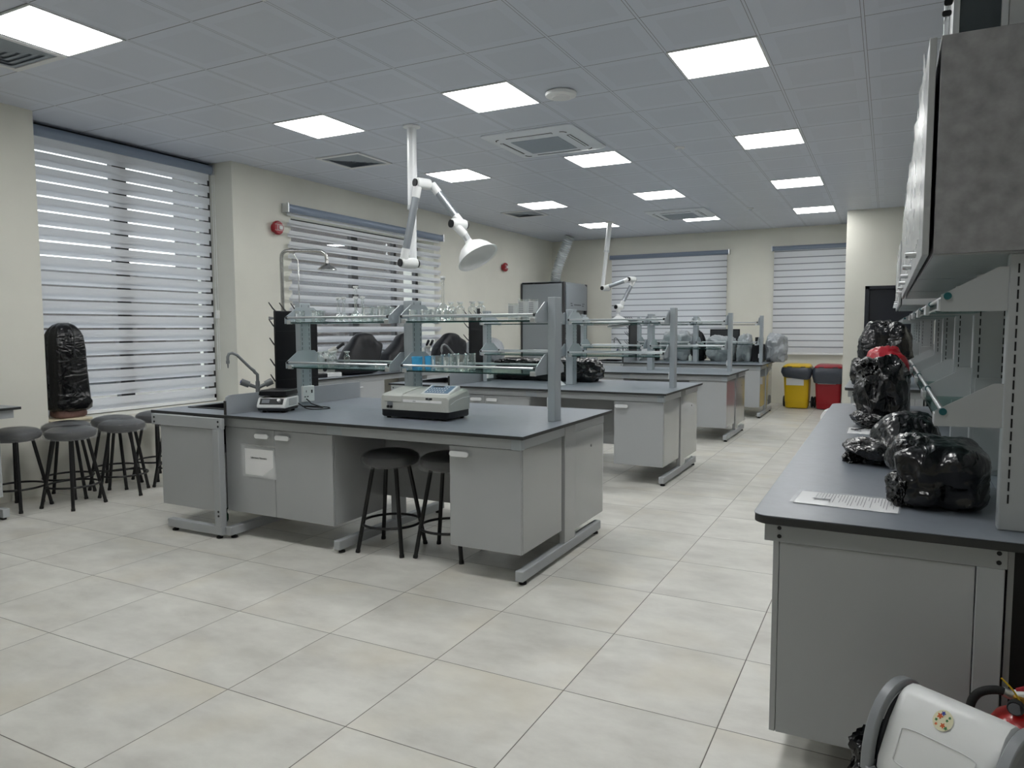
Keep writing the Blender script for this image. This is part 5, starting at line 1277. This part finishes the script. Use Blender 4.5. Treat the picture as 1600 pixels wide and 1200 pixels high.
# roof shaped flap, tipped open
def gable(x, s): 
    pts = [(-.125, 0), (-.12, .03), (-.075, .115), (-.035, .168), (-.012, .182), (.012, .182), (.035, .168), (.075, .115), (.12, .03), (.125, 0), (.07, -.012), (-.07, -.012)]
    return [(x, y*s, .372+z*s) for y, z in pts]
fl = build('swing_flap', MB().loft([gable(-.135, .93), gable(-.125, .985), gable(-.11, 1.), gable(.12, 1.), gable(.145, .985), gable(.152, .93)]), M['white'], r, smooth=40)
# recessed outlines on both slopes
def slope_pt(u, t, s=-1, off=.0016):   # t from ridge 0 to eave 1
    P = [(.035, .168), (.075, .115), (.12, .03)]; k = 0 if t < .42 else 1; q = t/.42 if k == 0 else (t-.42)/.58
    a, b2 = P[k], P[k+1]; y = a[0]+(b2[0]-a[0])*q; z = a[1]+(b2[1]-a[1])*q
    return (u, s*(y+off*.85), .372+z+off*.5)
for s in (-1, 1):
    loop = [slope_pt(u, t, s) for u, t in rrect(-.09, .105, .45, .98, .05, 6)]
    build('inset_line', MB().tube(loop+[loop[0]], .0016, 6, cap=False), M['lampframe'], fl)
sk = MB(); c0 = slope_pt(.0, .10, -1, .0022)
def stp(du, dt, off): return slope_pt(.0+du, .14+dt, -1, off)
sk.add([stp(.026*math.cos(a), .155*math.sin(a), .0022) for a in [2*PI*i/24 for i in range(24)]], [tuple(range(24))]); build('flower_sticker', sk, M['sticker'], fl, smooth=0)
for m_, pts in (('orange', ((-.010, -.05, .008), (.004, .07, .007), (-.013, .08, .004))), ('blue', ((-.004, -.10, .006),)), ('green', ((.010, -.02, .004), (.013, .09, .005), (-.016, .02, .004), (.014, -.07, .004)))):
    fb = MB()
    for du, dt, q in pts: fb.add([stp(du+q*(1+.35*math.cos(5*a))*math.cos(a)*.8, dt+q*6*(1+.35*math.cos(5*a))*math.sin(a)*.8, .003) for a in [2*PI*i/20 for i in range(20)]], [tuple(range(20))])
    build('printed_flower', fb, M[m_], fl, smooth=0)
r.location = (.168, 1.944, 0); r.rotation_euler.z = -.55; r.scale = (.86, 1., 1.)
r = thing('fire_extinguisher', 'red fire extinguisher with black hose standing behind the swing-lid bin', 'fire extinguisher', (.36, 2.22, 0))
ex, ey = .345, 2.235
build('cylinder', MB().lathe((ex, ey, 0), [(0, .005), (.075, .005), (.08, .015), (.08, .36), (.076, .39), (.06, .418), (.035, .435), (.02, .44), (0, .44)], 36), M['redgloss'], r)
build('neck_ring', MB().lathe((ex, ey, .435), [(0, 0), (.026, 0), (.026, .02), (0, .02)], 20), M['brass'], r)
build('valve', MB().box(ex-.025, ex+.02, ey-.018, ey+.018, .452, .478), M['brass'], r, bevel=.005)
build('gauge', MB().tube([(ex-.02, ey-.03, .458), (ex-.024, ey-.046, .456)], .019, 20), M['dark'], r); build('gauge_face', MB().tube([(ex-.024, ey-.0455, .456), (ex-.0242, ey-.0475, .4558)], .0155, 20), M['inkgrey'], r)
build('grip', MB().add([], []).tube([(ex-.02, ey, .475), (ex+.03, ey-.01, .492), (ex+.10, ey-.02, .485)], [.012, .013, .010], 10), M['white'], r)
build('lever', MB().tube([(ex-.015, ey, .485), (ex+.03, ey-.01, .512), (ex+.10, ey-.02, .525)], [.008, .010, .008], 10), M['red'], r)
build('hose', MB().tube(smooth_pts([(ex-.028, ey+.004, .47), (ex-.06, ey+.0, .478), (ex-.10, ey-.004, .462), (ex-.118, ey-.006, .42), (ex-.115, ey-.004, .34), (ex-.10, ey, .2)]), .011, 12), M['rubber'], r)
build('hose_end', MB().tube([(ex-.02, ey+.004, .468), (ex-.045, ey+.003, .476)], .013, 12), M['satin'], r)
build('seal_string', MB().tube(smooth_pts([(ex-.012, ey-.022, .47), (ex-.03, ey-.03, .50), (ex-.055, ey-.03, .525)]), .0022, 6), M['yellow'], r)
# ------------------------------------------------------------------ sky and daylight outside, camera
w = bpy.data.worlds.new('overcast_sky'); SC.world = w; w.use_nodes = True
nt = w.node_tree; bg = nt.nodes['Background']
tc = nt.nodes.new('ShaderNodeTexCoord'); sx = nt.nodes.new('ShaderNodeSeparateXYZ'); nt.links.new(tc.outputs['Generated'], sx.inputs[0])
rp = nt.nodes.new('ShaderNodeValToRGB'); nt.links.new(sx.outputs['Z'], rp.inputs['Fac'])
rp.color_ramp.elements[0].position = 0.; rp.color_ramp.elements[0].color = (.96, .98, 1, 1); rp.color_ramp.elements[1].position = .6; rp.color_ramp.elements[1].color = (.86, .92, 1., 1)
nt.links.new(rp.outputs['Color'], bg.inputs['Color']); bg.inputs['Strength'].default_value = SKY
cam = bpy.data.cameras.new('camera'); co = bpy.data.objects.new('camera', cam); COL.objects.link(co); SC.camera = co
F, RX, RY, RZ = 1134.533, -.0765099, -.0035253, .477312
fw = Vector((-math.sin(RZ)*math.cos(RX), math.cos(RZ)*math.cos(RX), math.sin(RX))); rt = Vector((math.cos(RZ), math.sin(RZ), 0)); up = rt.cross(fw)
r_ = math.cos(RY)*rt+math.sin(RY)*up; u_ = -math.sin(RY)*rt+math.cos(RY)*up
co.matrix_world = Matrix(((r_.x, u_.x, -fw.x, 0), (r_.y, u_.y, -fw.y, 0), (r_.z, u_.z, -fw.z, EYE), (0, 0, 0, 1)))
cam.sensor_fit = 'HORIZONTAL'; cam.sensor_width = 36.; cam.lens = F*36/1600; cam.clip_start = .05; cam.clip_end = 300
vs = SC.view_settings; vs.view_transform = 'Standard'; vs.look = 'None'; vs.gamma = 1.; vs.use_curve_mapping = False; vs.exposure = EXPOSURE
SC.cycles.max_bounces = 8; SC.cycles.transparent_max_bounces = 24; SC.cycles.diffuse_bounces = 5
SC.cycles.use_denoising = True
